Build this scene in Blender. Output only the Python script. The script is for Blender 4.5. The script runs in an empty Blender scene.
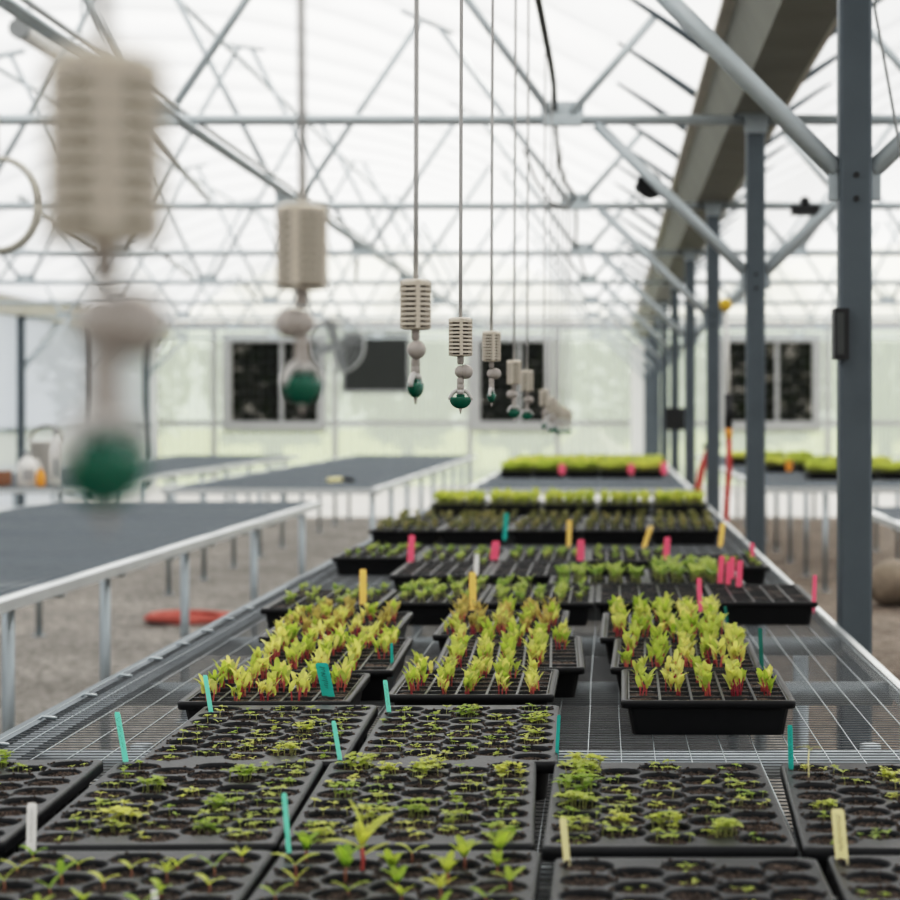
import bpy, math, random
from mathutils import Vector, Matrix, geometry, noise

R = random.Random(11)
PI = math.pi
scene = bpy.context.scene
COL = scene.collection
EYE = 1.30            # camera height
BENCH = 0.76          # bench mesh height
RIM = 0.82            # tray rim height

# ------------------------------------------------------------------ materials
def new_mat(name):
    m = bpy.data.materials.new(name)
    m.use_nodes = True
    nt = m.node_tree
    for n in list(nt.nodes):
        nt.nodes.remove(n)
    out = nt.nodes.new('ShaderNodeOutputMaterial')
    return m, nt, out

def pbr(name, col, rough=0.5, metal=0.0, var=0.0, scale=20.0, bump=0.0, bscale=None, spec=0.5):
    m, nt, out = new_mat(name)
    b = nt.nodes.new('ShaderNodeBsdfPrincipled')
    b.inputs['Base Color'].default_value = (*col, 1)
    b.inputs['Roughness'].default_value = rough
    b.inputs['Metallic'].default_value = metal
    b.inputs['Specular IOR Level'].default_value = spec
    nt.links.new(b.outputs[0], out.inputs[0])
    if var or bump:
        tc = nt.nodes.new('ShaderNodeTexCoord')
        nz = nt.nodes.new('ShaderNodeTexNoise')
        nz.inputs['Scale'].default_value = scale
        nz.inputs['Detail'].default_value = 4
        nt.links.new(tc.outputs['Object'], nz.inputs['Vector'])
        if var:
            mx = nt.nodes.new('ShaderNodeMix'); mx.data_type = 'RGBA'
            mx.inputs[6].default_value = (*[c * (1 - var) for c in col], 1)
            mx.inputs[7].default_value = (*[min(1, c * (1 + var)) for c in col], 1)
            nt.links.new(nz.outputs['Fac'], mx.inputs[0])
            nt.links.new(mx.outputs[2], b.inputs['Base Color'])
        if bump:
            nb = nt.nodes.new('ShaderNodeTexNoise')
            nb.inputs['Scale'].default_value = bscale or scale
            nt.links.new(tc.outputs['Object'], nb.inputs['Vector'])
            bp = nt.nodes.new('ShaderNodeBump')
            bp.inputs['Strength'].default_value = bump
            bp.inputs['Distance'].default_value = 0.01
            nt.links.new(nb.outputs['Fac'], bp.inputs['Height'])
            nt.links.new(bp.outputs[0], b.inputs['Normal'])
    return m

def leaf_mat(name, c1, c2, trans=0.5):
    m, nt, out = new_mat(name)
    oi = nt.nodes.new('ShaderNodeObjectInfo')
    tc = nt.nodes.new('ShaderNodeTexCoord')
    nz = nt.nodes.new('ShaderNodeTexNoise'); nz.inputs['Scale'].default_value = 90
    nt.links.new(tc.outputs['Object'], nz.inputs['Vector'])
    ad = nt.nodes.new('ShaderNodeMath'); ad.operation = 'ADD'
    nt.links.new(oi.outputs['Random'], ad.inputs[0])
    nt.links.new(nz.outputs['Fac'], ad.inputs[1])
    ml = nt.nodes.new('ShaderNodeMath'); ml.operation = 'MULTIPLY_ADD'
    ml.inputs[1].default_value = 0.9; ml.inputs[2].default_value = -0.4
    ml.use_clamp = True
    nt.links.new(ad.outputs[0], ml.inputs[0])
    mx = nt.nodes.new('ShaderNodeMix'); mx.data_type = 'RGBA'
    mx.inputs[6].default_value = (*c1, 1); mx.inputs[7].default_value = (*c2, 1)
    nt.links.new(ml.outputs[0], mx.inputs[0])
    b = nt.nodes.new('ShaderNodeBsdfPrincipled'); b.inputs['Roughness'].default_value = 0.45
    t = nt.nodes.new('ShaderNodeBsdfTranslucent')
    nt.links.new(mx.outputs[2], b.inputs['Base Color']); nt.links.new(mx.outputs[2], t.inputs['Color'])
    ms = nt.nodes.new('ShaderNodeMixShader'); ms.inputs[0].default_value = trans
    nt.links.new(b.outputs[0], ms.inputs[1]); nt.links.new(t.outputs[0], ms.inputs[2])
    nt.links.new(ms.outputs[0], out.inputs[0])
    return m

def film_mat(name, col, clear, tint=(1, 1, 1)):
    """translucent plastic sheet: part of the light goes straight through, the rest is scattered"""
    m, nt, out = new_mat(name)
    t = nt.nodes.new('ShaderNodeBsdfTranslucent'); t.inputs['Color'].default_value = (*col, 1)
    d = nt.nodes.new('ShaderNodeBsdfDiffuse'); d.inputs['Color'].default_value = (*col, 1)
    m1 = nt.nodes.new('ShaderNodeMixShader'); m1.inputs[0].default_value = 0.18
    nt.links.new(t.outputs[0], m1.inputs[1]); nt.links.new(d.outputs[0], m1.inputs[2])
    tr = nt.nodes.new('ShaderNodeBsdfTransparent'); tr.inputs['Color'].default_value = (*tint, 1)
    m2 = nt.nodes.new('ShaderNodeMixShader'); m2.inputs[0].default_value = clear
    nt.links.new(m1.outputs[0], m2.inputs[1]); nt.links.new(tr.outputs[0], m2.inputs[2])
    nt.links.new(m2.outputs[0], out.inputs[0])
    return m

def gravel_mat(name, c1, c2, c3, scale):
    m, nt, out = new_mat(name)
    tc = nt.nodes.new('ShaderNodeTexCoord')
    v = nt.nodes.new('ShaderNodeTexVoronoi'); v.inputs['Scale'].default_value = scale
    nt.links.new(tc.outputs['Object'], v.inputs['Vector'])
    sep = nt.nodes.new('ShaderNodeSeparateColor')
    nt.links.new(v.outputs['Color'], sep.inputs[0])
    cr = nt.nodes.new('ShaderNodeValToRGB')
    cr.color_ramp.elements[0].color = (*c1, 1); cr.color_ramp.elements[1].color = (*c3, 1)
    e = cr.color_ramp.elements.new(0.5); e.color = (*c2, 1)
    nt.links.new(sep.outputs[0], cr.inputs[0])
    nz = nt.nodes.new('ShaderNodeTexNoise'); nz.inputs['Scale'].default_value = 1.3; nz.inputs['Detail'].default_value = 5
    nt.links.new(tc.outputs['Object'], nz.inputs['Vector'])
    mx = nt.nodes.new('ShaderNodeMix'); mx.data_type = 'RGBA'; mx.blend_type = 'MULTIPLY'
    mx.inputs[0].default_value = 0.7
    r2 = nt.nodes.new('ShaderNodeValToRGB')
    r2.color_ramp.elements[0].position = 0.3; r2.color_ramp.elements[0].color = (0.55, 0.52, 0.5, 1)
    r2.color_ramp.elements[1].position = 0.7; r2.color_ramp.elements[1].color = (1.1, 1.08, 1.05, 1)
    nt.links.new(nz.outputs['Fac'], r2.inputs[0])
    nt.links.new(cr.outputs[0], mx.inputs[6]); nt.links.new(r2.outputs[0], mx.inputs[7])
    b = nt.nodes.new('ShaderNodeBsdfPrincipled'); b.inputs['Roughness'].default_value = 0.9
    nt.links.new(mx.outputs[2], b.inputs['Base Color'])
    bp = nt.nodes.new('ShaderNodeBump'); bp.inputs['Strength'].default_value = 0.9; bp.inputs['Distance'].default_value = 0.015
    inv = nt.nodes.new('ShaderNodeMath'); inv.operation = 'SUBTRACT'; inv.inputs[0].default_value = 1
    nt.links.new(v.outputs['Distance'], inv.inputs[1])
    nt.links.new(inv.outputs[0], bp.inputs['Height'])
    nt.links.new(bp.outputs[0], b.inputs['Normal'])
    nt.links.new(b.outputs[0], out.inputs[0])
    return m

M = {}
M['steel'] = pbr('galvanized steel', (0.40, 0.44, 0.46), 0.42, 0.75, 0.18, 6)
M['post'] = pbr('dull galvanized post', (0.105, 0.125, 0.14), 0.5, 0.4, 0.25, 5)
M['bright'] = pbr('bright galvanized rail', (0.66, 0.68, 0.68), 0.38, 0.55, 0.12, 8)
M['wire'] = pbr('welded wire', (0.20, 0.21, 0.22), 0.42, 0.7, 0.2, 30)
M['benchshade'] = pbr('black bench shade', (0.035, 0.033, 0.032), 0.9, 0, 0.3, 12)  # near-black colour standing in for the shade beneath the middle bench
M['groove'] = pbr('shaded groove plastic', (0.12, 0.10, 0.08), 0.7)  # darker colour paints shade into the gaps between the ribs
M['truss'] = pbr('truss tube', (0.56, 0.61, 0.63), 0.45, 0.2, 0.15, 4)
M['wirepale'] = pbr('pale welded wire', (0.24, 0.27, 0.30), 0.45, 0.5, 0.2, 30)
M['gutter'] = pbr('weathered gutter sheet', (0.20, 0.20, 0.17), 0.6, 0.35, 0.35, 3)
M['strip'] = pbr('film locking strip', (0.55, 0.53, 0.48), 0.5, 0.3, 0.2, 6)
M['sheet'] = pbr('grey tray plastic', (0.012, 0.0128, 0.0145), 0.40, 0, 0.3, 30, 0.08, 120, 0.2)
M['black'] = pbr('black tray plastic', (0.005, 0.005, 0.006), 0.42, 0, 0.3, 25, 0, None, 0.28)
M['insert'] = pbr('dark insert plastic', (0.014, 0.014, 0.015), 0.36, 0, 0.3, 30, 0, None, 0.4)
M['soil'] = gravel_mat('potting soil', (0.022, 0.013, 0.009), (0.090, 0.056, 0.038), (0.27, 0.185, 0.135), 420)
M['gravel'] = gravel_mat('grey gravel', (0.11, 0.101, 0.089), (0.235, 0.217, 0.195), (0.40, 0.372, 0.34), 38)
M['concrete'] = pbr('pale concrete', (0.62, 0.60, 0.57), 0.8, 0, 0.12, 2)
M['dirt'] = gravel_mat('brown dirt', (0.08, 0.06, 0.045), (0.17, 0.13, 0.10), (0.27, 0.22, 0.175), 22)
M['leafcress'] = leaf_mat('young cress leaf', (0.30, 0.44, 0.05), (0.72, 0.72, 0.18), 0.55)
M['leaflime'] = leaf_mat('lime beet leaf', (0.36, 0.50, 0.05), (0.80, 0.75, 0.26), 0.6)
M['leafbronze'] = leaf_mat('bronze beet leaf', (0.34, 0.30, 0.07), (0.62, 0.50, 0.18), 0.55)
M['leafpair'] = leaf_mat('seedling leaf', (0.28, 0.46, 0.05), (0.66, 0.68, 0.14), 0.55)
M['leafgreen'] = leaf_mat('green seedling leaf', (0.26, 0.38, 0.08), (0.50, 0.56, 0.17), 0.5)
M['leafolive'] = leaf_mat('olive seedling leaf', (0.18, 0.20, 0.06), (0.36, 0.32, 0.13), 0.45)
M['leafmicro'] = leaf_mat('microgreen leaf', (0.46, 0.55, 0.09), (0.74, 0.74, 0.20), 0.6)
M['stemgreen'] = leaf_mat('pale stem', (0.35, 0.40, 0.10), (0.55, 0.52, 0.25), 0.3)
M['stemred'] = leaf_mat('crimson beet stem', (0.50, 0.06, 0.10), (0.75, 0.24, 0.20), 0.4)
M['stempurple'] = leaf_mat('purple stem', (0.30, 0.10, 0.08), (0.45, 0.22, 0.12), 0.3)
M['mint'] = pbr('mint plastic', (0.24, 0.62, 0.52), 0.45)
M['teal'] = pbr('teal plastic', (0.03, 0.36, 0.33), 0.45)
M['darkteal'] = pbr('dark green plastic', (0.01, 0.18, 0.14), 0.45)
M['cream'] = pbr('cream plastic', (0.78, 0.70, 0.42), 0.5)
M['yellow'] = pbr('yellow plastic', (0.80, 0.60, 0.18), 0.5)
M['white'] = pbr('white plastic', (0.80, 0.78, 0.74), 0.5)
M['pink'] = pbr('pink plastic', (0.90, 0.14, 0.27), 0.5)
def plastic_mat(name, col):
    m, nt, out = new_mat(name)
    b = nt.nodes.new('ShaderNodeBsdfPrincipled'); b.inputs['Base Color'].default_value = (*col, 1); b.inputs['Roughness'].default_value = 0.45
    t = nt.nodes.new('ShaderNodeBsdfTranslucent'); t.inputs['Color'].default_value = (*col, 1)
    x = nt.nodes.new('ShaderNodeMixShader'); x.inputs[0].default_value = 0.5
    nt.links.new(b.outputs[0], x.inputs[1]); nt.links.new(t.outputs[0], x.inputs[2]); nt.links.new(x.outputs[0], out.inputs[0])
    return m
for nm, c in (('mint', (0.42, 0.92, 0.80)), ('teal', (0.07, 0.62, 0.56)), ('cream', (1.0, 0.95, 0.66)), ('yellow', (1.0, 0.80, 0.34)), ('tagwhite', (0.95, 0.94, 0.92)), ('pink', (1.0, 0.30, 0.44))):
    M[nm] = plastic_mat(nm + ' label plastic', c)
M['ink'] = pbr('pen ink', (0.02, 0.03, 0.05), 0.7)
M['weight'] = pbr('warm grey moulded plastic', (0.60, 0.54, 0.455), 0.55, 0, 0.08, 40)
M['fitting'] = pbr('grey fitting plastic', (0.40, 0.36, 0.33), 0.5, 0, 0.1, 60)
M['tube'] = pbr('grey drop tube', (0.46, 0.45, 0.44), 0.45)
M['emerald'] = pbr('emerald nozzle plastic', (0.0, 0.11, 0.065), 0.22)
M['clear'] = pbr('milky nozzle bridge', (0.50, 0.48, 0.46), 0.3)
M['hoseblack'] = pbr('black poly hose', (0.015, 0.016, 0.017), 0.5)
M['red'] = pbr('red rubber hose', (0.52, 0.05, 0.04), 0.5)
M['reddust'] = pbr('dusty red hose', (0.50, 0.12, 0.09), 0.7)
M['brass'] = pbr('yellow valve', (0.75, 0.48, 0.04), 0.4)
M['aluminium'] = pbr('aluminium wand', (0.70, 0.70, 0.69), 0.35, 0.4)
M['boxblack'] = pbr('black housing', (0.012, 0.012, 0.013), 0.5)
M['boxgrey'] = pbr('grey housing', (0.30, 0.31, 0.31), 0.5)
M['beigehose'] = pbr('beige hose', (0.52, 0.50, 0.44), 0.5)
M['framegrey'] = pbr('window frame grey', (0.42, 0.42, 0.42), 0.6)
M['trimwhite'] = pbr('white trim', (0.85, 0.85, 0.83), 0.5)
M['wood'] = pbr('brown timber', (0.26, 0.11, 0.05), 0.7, 0, 0.3, 15)
M['orange'] = pbr('orange plastic', (0.85, 0.35, 0.05), 0.5)
M['shutter'] = pbr('dark shutter', (0.055, 0.06, 0.058), 0.6)
M['fan'] = pbr('fan grey', (0.36, 0.37, 0.37), 0.5)
M['bark'] = pbr('bark', (0.10, 0.07, 0.05), 0.9, 0, 0.3, 8)
M['crown'] = leaf_mat('tree leaves', (0.05, 0.10, 0.03), (0.16, 0.22, 0.07), 0.3)
M['crownpale'] = leaf_mat('pale tree leaves', (0.16, 0.26, 0.08), (0.34, 0.42, 0.15), 0.3)
M['grass'] = gravel_mat('meadow', (0.26, 0.30, 0.06), (0.42, 0.44, 0.12), (0.58, 0.55, 0.22), 6)
M['straw'] = pbr('straw', (0.26, 0.21, 0.16), 0.9, 0, 0.4, 20, 0.8, 60)
M['pile'] = pbr('pinkish gravel heap', (0.50, 0.44, 0.42), 0.9, 0, 0.2, 9, 0.6, 30)
M['film'] = film_mat('roof film', (0.93, 0.94, 0.95), 0.22, (0.97, 0.98, 1.0))
M['poly'] = film_mat('corrugated polycarbonate', (0.54, 0.60, 0.57), 0.36, (0.80, 0.88, 0.78))
M['sidepoly'] = film_mat('side wall sheet', (0.88, 0.90, 0.90), 0.18, (0.95, 0.97, 0.97))
def screen_mat():
    m, nt, out = new_mat('dark insect screen')
    d = nt.nodes.new('ShaderNodeBsdfDiffuse'); d.inputs[0].default_value = (0.02, 0.02, 0.02, 1)
    t = nt.nodes.new('ShaderNodeBsdfTransparent'); t.inputs[0].default_value = (0.45, 0.42, 0.36, 1)
    x = nt.nodes.new('ShaderNodeMixShader'); x.inputs[0].default_value = 0.5
    nt.links.new(d.outputs[0], x.inputs[1]); nt.links.new(t.outputs[0], x.inputs[2])
    nt.links.new(x.outputs[0], out.inputs[0])
    return m
M['screen'] = screen_mat()

# ------------------------------------------------------------------ mesh builder
class MB:
    def __init__(s):
        s.v, s.f, s.m, s.s = [], [], [], []
    def face(s, idx, mi=0, sm=False):
        s.f.append(idx); s.m.append(mi); s.s.append(sm)
    def add(s, verts, faces, mi=0, sm=False):
        o = len(s.v); s.v += [tuple(v) for v in verts]
        for f in faces:
            s.face([o + i for i in f], mi, sm)
    def box(s, c, d, mi=0, rot=None, taper=1.0):
        x, y, z = d[0] / 2, d[1] / 2, d[2] / 2
        vs = [Vector((sx * x * (taper if sz < 0 else 1), sy * y * (taper if sz < 0 else 1), sz * z)) for sz in (-1, 1) for sx, sy in ((-1, -1), (1, -1), (1, 1), (-1, 1))]
        if rot: vs = [rot @ v for v in vs]
        vs = [v + Vector(c) for v in vs]
        s.add(vs, [(3, 2, 1, 0), (4, 5, 6, 7), (0, 1, 5, 4), (1, 2, 6, 5), (2, 3, 7, 6), (3, 0, 4, 7)], mi)
    def tube(s, pts, r, n=8, mi=0, caps=True, sm=True):
        pts = [Vector(p) for p in pts]
        rs = r if isinstance(r, (list, tuple)) else [r] * len(pts)
        o = len(s.v); up = None
        for i, p in enumerate(pts):
            t = (pts[min(i + 1, len(pts) - 1)] - pts[max(i - 1, 0)])
            if t.length < 1e-9: t = Vector((0, 0, 1))
            t.normalize()
            if up is None:
                up = Vector((0, 0, 1)) if abs(t.z) < 0.9 else Vector((0, 1, 0))
            a = t.cross(up)
            if a.length < 1e-6: a = t.orthogonal()
            a.normalize(); b = a.cross(t).normalized(); up = b
            for k in range(n):
                th = 2 * PI * (k + 0.5) / n
                s.v.append(tuple(p + (a * math.cos(th) + b * math.sin(th)) * rs[i]))
        for i in range(len(pts) - 1):
            for k in range(n):
                s.face([o + i * n + k, o + i * n + (k + 1) % n, o + (i + 1) * n + (k + 1) % n, o + (i + 1) * n + k], mi, sm)
        if caps:
            s.face([o + k for k in range(n)][::-1], mi); s.face([o + (len(pts) - 1) * n + k for k in range(n)], mi)
    def bar(s, p0, p1, w, h, mi=0):
        """rectangular bar between two points, w across, h vertical-ish"""
        p0, p1 = Vector(p0), Vector(p1); t = (p1 - p0).normalized()
        up = Vector((0, 0, 1)) if abs(t.z) < 0.95 else Vector((0, 1, 0))
        a = t.cross(up).normalized() * w / 2; b = a.cross(t).normalized() * h / 2
        vs = [p + q for p in (p0, p1) for q in (-a - b, a - b, a + b, -a + b)]
        s.add(vs, [(3, 2, 1, 0), (4, 5, 6, 7), (0, 1, 5, 4), (1, 2, 6, 5), (2, 3, 7, 6), (3, 0, 4, 7)], mi)
    def lathe(s, prof, n=20, mi=0, c=(0, 0, 0), sm=True, sx=1, sy=1):
        o = len(s.v)
        for r, z in prof:
            for k in range(n):
                th = 2 * PI * k / n
                s.v.append((c[0] + r * math.cos(th) * sx, c[1] + r * math.sin(th) * sy, c[2] + z))
        for i in range(len(prof) - 1):
            for k in range(n):
                s.face([o + i * n + k, o + i * n + (k + 1) % n, o + (i + 1) * n + (k + 1) % n, o + (i + 1) * n + k], mi, sm)
        s.face([o + k for k in range(n)][::-1], mi); s.face([o + (len(prof) - 1) * n + k for k in range(n)], mi)
    def ball(s, c, r, mi=0, n=16, m=10, sc=(1, 1, 1)):
        prof = [(max(1e-4, r * math.sin(PI * i / m)), -r * math.cos(PI * i / m) * sc[2]) for i in range(m + 1)]
        s.lathe(prof, n, mi, c, True, sc[0], sc[1])
    def leaf(s, base, az, L, W, e0, e1, mi=0, fold=0.25, tip=0.9, segs=5):
        """blade from base, azimuth az, elevation running e0 -> e1, tapered, folded along the midrib"""
        p = Vector(base); side = Vector((-math.sin(az), math.cos(az), 0))
        o = len(s.v)
        for i in range(segs + 1):
            t = i / segs; e = e0 + (e1 - e0) * t
            d = Vector((math.cos(az) * math.cos(e), math.sin(az) * math.cos(e), math.sin(e)))
            nrm = side.cross(d) * -1
            w = W / 2 * math.sin(PI * min(1, (t * tip * .88 + 0.08))) ** 0.6
            if i == segs: w *= 0.6
            up = nrm * (-fold * w)
            s.v += [tuple(p - side * w - up), tuple(p), tuple(p + side * w - up)]
            p = p + d * (L / segs)
        for i in range(segs):
            a = o + i * 3
            s.face([a, a + 1, a + 4, a + 3], mi, True); s.face([a + 1, a + 2, a + 5, a + 4], mi, True)
    def mesh(s, name, mats):
        me = bpy.data.meshes.new(name)
        me.from_pydata(s.v, [], s.f)
        for m in (mats if isinstance(mats, (list, tuple)) else [mats]):
            me.materials.append(M[m] if isinstance(m, str) else m)
        me.polygons.foreach_set('material_index', s.m)
        me.polygons.foreach_set('use_smooth', s.s)
        me.update()
        return me
    def build(s, name, mats, parent=None, loc=None, label=None):
        return put(name, s.mesh(name, mats), parent, loc, label)

def put(name, me, parent=None, loc=None, label=None, rz=0.0, sc=None):
    o = bpy.data.objects.new(name, me); COL.objects.link(o)
    if parent is not None: o.parent = parent
    if loc is not None: o.location = loc
    if rz: o.rotation_euler = (0, 0, rz)
    if sc: o.scale = (sc, sc, sc)
    if label: o['label'] = label
    return o

def thing(name, label, cat, loc=(0, 0, 0), rz=0.0, group=None):
    o = bpy.data.objects.new(name, None); COL.objects.link(o)
    o.location = loc; o.rotation_euler = (0, 0, rz); o.empty_display_size = 0.05
    return tag(o, label, cat, group)

def tag(o, label, cat, group=None):
    o['label'] = label; o['category'] = cat; o['kind'] = 'thing'
    if group: o['group'] = group
    return o

def struct(name, mb, mats):
    o = mb.build(name, mats); o['kind'] = 'structure'
    return o

def on_tray(px, py, h=RIM):
    """the point of the tray-rim plane seen at a place of the photograph"""
    d = 2000.0 * (EYE - h) / (py - 412.0)
    return Vector(((px - 608.0) * d / 2000.0, d, h))

# ------------------------------------------------------------------ the setting
Y0, Y1 = -9.0, 35.6              # ends of the house
STEP, FIRST = 3.66, 5.10         # truss spacing
XL, XC, XR = -8.0, 0.65, 9.3     # left wall, valley posts, right wall
mb = MB(); mb.add([(-8.3, Y0, 0), (9.6, Y0, 0), (9.6, Y1, 0), (-8.3, Y1, 0)], [(0, 1, 2, 3)]); struct('floor', mb, 'gravel')
mb = MB(); mb.add([(-60, Y1, -0.02), (60, Y1, -0.02), (60, 160, -0.02), (-60, 160, -0.02)], [(0, 1, 2, 3)]); struct('ground', mb, 'grass')

mb = MB(); mb.add([(-0.95, 0.2, 0.006), (0.56, 0.2, 0.006), (0.56, 11.7, 0.006), (-0.95, 11.7, 0.006)], [(0, 1, 2, 3)]); struct('floor_shade', mb, 'benchshade')  # dark sheet added on the floor to deepen the shade under the bench
mb = MB(); mb.add([(0.72, 6, 0.004), (3.4, 6, 0.004), (3.4, 26, 0.004), (0.72, 26, 0.004)], [(0, 1, 2, 3)]); struct('floor_dirt', mb, 'dirt')
mb = MB(); mb.add([(-8.3, 24.5, 0.007), (9.6, 24.5, 0.007), (9.6, Y1, 0.007), (-8.3, Y1, 0.007)], [(0, 1, 2, 3)]); struct('floor_concrete', mb, 'concrete')
def arch_z(x, x0, x1):
    u = (x - (x0 + x1) / 2) / ((x1 - x0) / 2)
    return EYE + 1.45 + 1.60 * max(0.0, 1 - u * u)

BOW = 1.22
def make_roof(x0, x1, name):
    mb = MB(); nx = 48; k0 = int((Y0 - FIRST) / BOW) - 1; k1 = int((Y1 - FIRST) / BOW) + 1
    ys = []
    for k in range(k0, k1 + 1):
        for j in range(6):
            y = FIRST + (k + j / 6) * BOW
            if Y0 <= y <= Y1: ys.append((y, j / 6))
    for y, fr in ys:
        sc = 0.22 + 0.78 * math.sin(PI * fr) ** 0.6
        for i in range(nx + 1):
            t = 0.5 - 0.5 * math.cos(PI * i / nx)
            x = x0 + 0.17 + (x1 - x0 - 0.34) * t
            e = min(t, 1 - t) / 0.10; e = min(1, e); e = e * e * (3 - 2 * e)
            mb.v.append((x, y, arch_z(x, x0, x1) + 0.012 - 0.14 * e * sc))
    for r in range(len(ys) - 1):
        for i in range(nx):
            a = r * (nx + 1) + i
            mb.face([a, a + 1, a + nx + 2, a + nx + 1], 0, True)
    struct(name, mb, 'film')
    return k0, k1
k0, k1 = make_roof(XL, XC, 'ceiling')
make_roof(XC, XR, 'ceiling_right')
n = 1
for x0, x1 in ((XL, XC), (XC, XR)):
    for k in range(k0 + 1, k1 + 1):
        y = FIRST + k * BOW
        if y < 2 or y > Y1: continue
        xa, sg = (x1, -1) if x1 == XC else (x0, 1)      # the bows show only where they come down to the valley gutter
        if y > 26: continue
        pts = [(x, y, arch_z(x, x0, x1) - 0.02) for x in [xa + sg * (0.15 + 0.09 * i) for i in range(6)]]
        b = MB(); b.tube(pts, [0.021, 0.020, 0.018, 0.015, 0.011, 0.007], 8); struct('trim_%d' % n, b, 'post'); n += 1

# valley gutter over the posts, and the left eave
def gutter(name, x, mats=('gutter', 'strip')):
    b = MB(); z = EYE + 1.30
    prof = [(-0.19, 0.20), (-0.17, 0.20), (-0.09, 0.02), (0.09, 0.02), (0.17, 0.20), (0.19, 0.20), (0.10, 0.0), (-0.10, 0.0)]
    vs = [(x + px, y, z + pz) for y in (Y0, Y1) for px, pz in prof]
    k = len(prof)
    b.add(vs, [(i, (i + 1) % k, k + (i + 1) % k, k + i) for i in range(k)])
    for sx in (-1, 1):
        b.box((x + sx * 0.205, (Y0 + Y1) / 2, z + 0.205), (0.055, Y1 - Y0, 0.03), 1)
    return struct(name, b, list(mats))
gutter('trim_gutter_middle', XC); gutter('trim_gutter_left', XL, ('strip', 'strip')); gutter('trim_gutter_right', XR)

# side walls
for nm, x in (('wall_left', XL - 0.05), ('wall_right', XR + 0.05)):
    b = MB(); b.add([(x, Y0, 0), (x, Y1, 0), (x, Y1, EYE + 1.45), (x, Y0, EYE + 1.45)], [(0, 1, 2, 3)])
    b.box((x, (Y0 + Y1) / 2, 1.05), (0.05, Y1 - Y0, 0.06), 1)
    struct(nm, b, ['sidepoly', 'steel'])

# end wall of corrugated sheet with the window openings left out
WIN = [(-6.69, -5.16), (-2.27, -1.12), (2.14, 3.63), (7.0, 8.5)]
WZ0, WZ1 = EYE - 0.18, EYE + 1.24
ETOP = EYE + 1.55
def corrugated(b, xa, xb, za, zb, y):
    m_ = max(2, int((xb - xa) / 0.0127)); o = len(b.v)
    for i in range(m_ + 1):
        x = xa + (xb - xa) * i / m_
        yy = y + 0.011 * math.sin(2 * PI * x / 0.0762)
        b.v += [(x, yy, za), (x, yy, zb)]
    for i in range(m_):
        a = o + 2 * i; b.face([a, a + 2, a + 3, a + 1], 0, True)
b = MB(); xs = [XL] + [v for w in WIN for v in w] + [XR]
for i in range(0, len(xs) - 1, 2): corrugated(b, xs[i], xs[i + 1], 0, ETOP, Y1)
for xa, xb in WIN:
    corrugated(b, xa, xb, 0, WZ0, Y1); corrugated(b, xa, xb, WZ1, ETOP, Y1)
x = XL + .08
while x < XR:
    if not any(xa - .01 < x < xb + .01 for xa, xb in WIN): b.box((x, Y1 - .014, ETOP / 2), (.010, .006, ETOP), 1)
    x += .152
struct('wall_back', b, ['poly', 'framegrey'])
b = MB()
for x0, x1 in ((XL, XC), (XC, XR)):
    o = len(b.v); N = 30
    for i in range(N + 1):
        x = x0 + (x1 - x0) * i / N
        b.v += [(x, Y1, ETOP - 0.3), (x, Y1, max(ETOP - 0.3, arch_z(x, x0, x1)))]
    for i in range(N):
        a = o + 2 * i; b.face([a, a + 2, a + 3, a + 1])
struct('wall_gable', b, 'film')
b = MB()
for x0, x1 in ((XL, XC), (XC, XR)):
    o = len(b.v); N = 30
    for i in range(N + 1):
        x = x0 + (x1 - x0) * i / N
        b.v += [(x, Y0, 0), (x, Y0, arch_z(x, x0, x1))]
    for i in range(N):
        a = o + 2 * i; b.face([a, a + 2, a + 3, a + 1])
struct('wall_front', b, 'framegrey')
b = MB(); b.box(((XL + XR) / 2, Y1 - 0.06, EYE - 0.2), (XR - XL, 0.05, 0.09)); struct('trim_girt_low', b, 'framegrey')
b = MB(); b.box(((XL + XR) / 2, Y1 - 0.06, ETOP), (XR - XL, 0.06, 0.12)); struct('trim_girt_high', b, 'framegrey')
b = MB(); b.box((-8.02, Y1 - 0.35, 1.22), (0.14, 0.1, 2.4)); struct('trim_corner_left', b, 'trimwhite')
b = MB(); b.box((0.52, Y1 - 0.20, 1.25), (0.24, 0.1, 2.5)); struct('trim_corner_middle', b, 'trimwhite')
for i, x in enumerate((-7.0, -4.85, -2.45, -0.9, 1.9, 3.9, 5.4)):
    b = MB(); b.box((x, Y1 - 0.07, ETOP / 2), (0.09, 0.06, ETOP)); struct('trim_stud_%d' % (i + 1), b, 'framegrey')
for i, (xa, xb) in enumerate(WIN):
    b = MB(); xm = (xa + xb) / 2; zm = (WZ0 + WZ1) / 2; w = 0.15
    b.box((xm, Y1 - 0.05, WZ1 + w / 2), (xb - xa + 2 * w, 0.14, w)); b.box((xm, Y1 - 0.05, WZ0 - w / 2), (xb - xa + 2 * w, 0.18, w))
    for x in (xa - w / 2, xb + w / 2): b.box((x, Y1 - 0.05, zm), (w, 0.14, WZ1 - WZ0))
    b.box((xm + 0.12, Y1 - 0.03, zm), (0.07, 0.06, WZ1 - WZ0))
    win = struct('window_%d' % (i + 1), b, 'framegrey')
    p = MB(); p.add([(xa, Y1 + 0.02, WZ0), (xb, Y1 + 0.02, WZ0), (xb, Y1 + 0.02, WZ1), (xa, Y1 + 0.02, WZ1)], [(0, 1, 2, 3)])
    p.build('window_screen', 'screen', win)
    g = MB(); k = 9
    for j in range(1, k): g.box((xa + (xb - xa) * j / k, Y1, zm), (0.012, 0.012, WZ1 - WZ0))
    for j in range(1, 8): g.box((xm, Y1, WZ0 + (WZ1 - WZ0) * j / 8), (xb - xa, 0.012, 0.012))
    g.build('window_bars', 'shutter', win)

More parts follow.
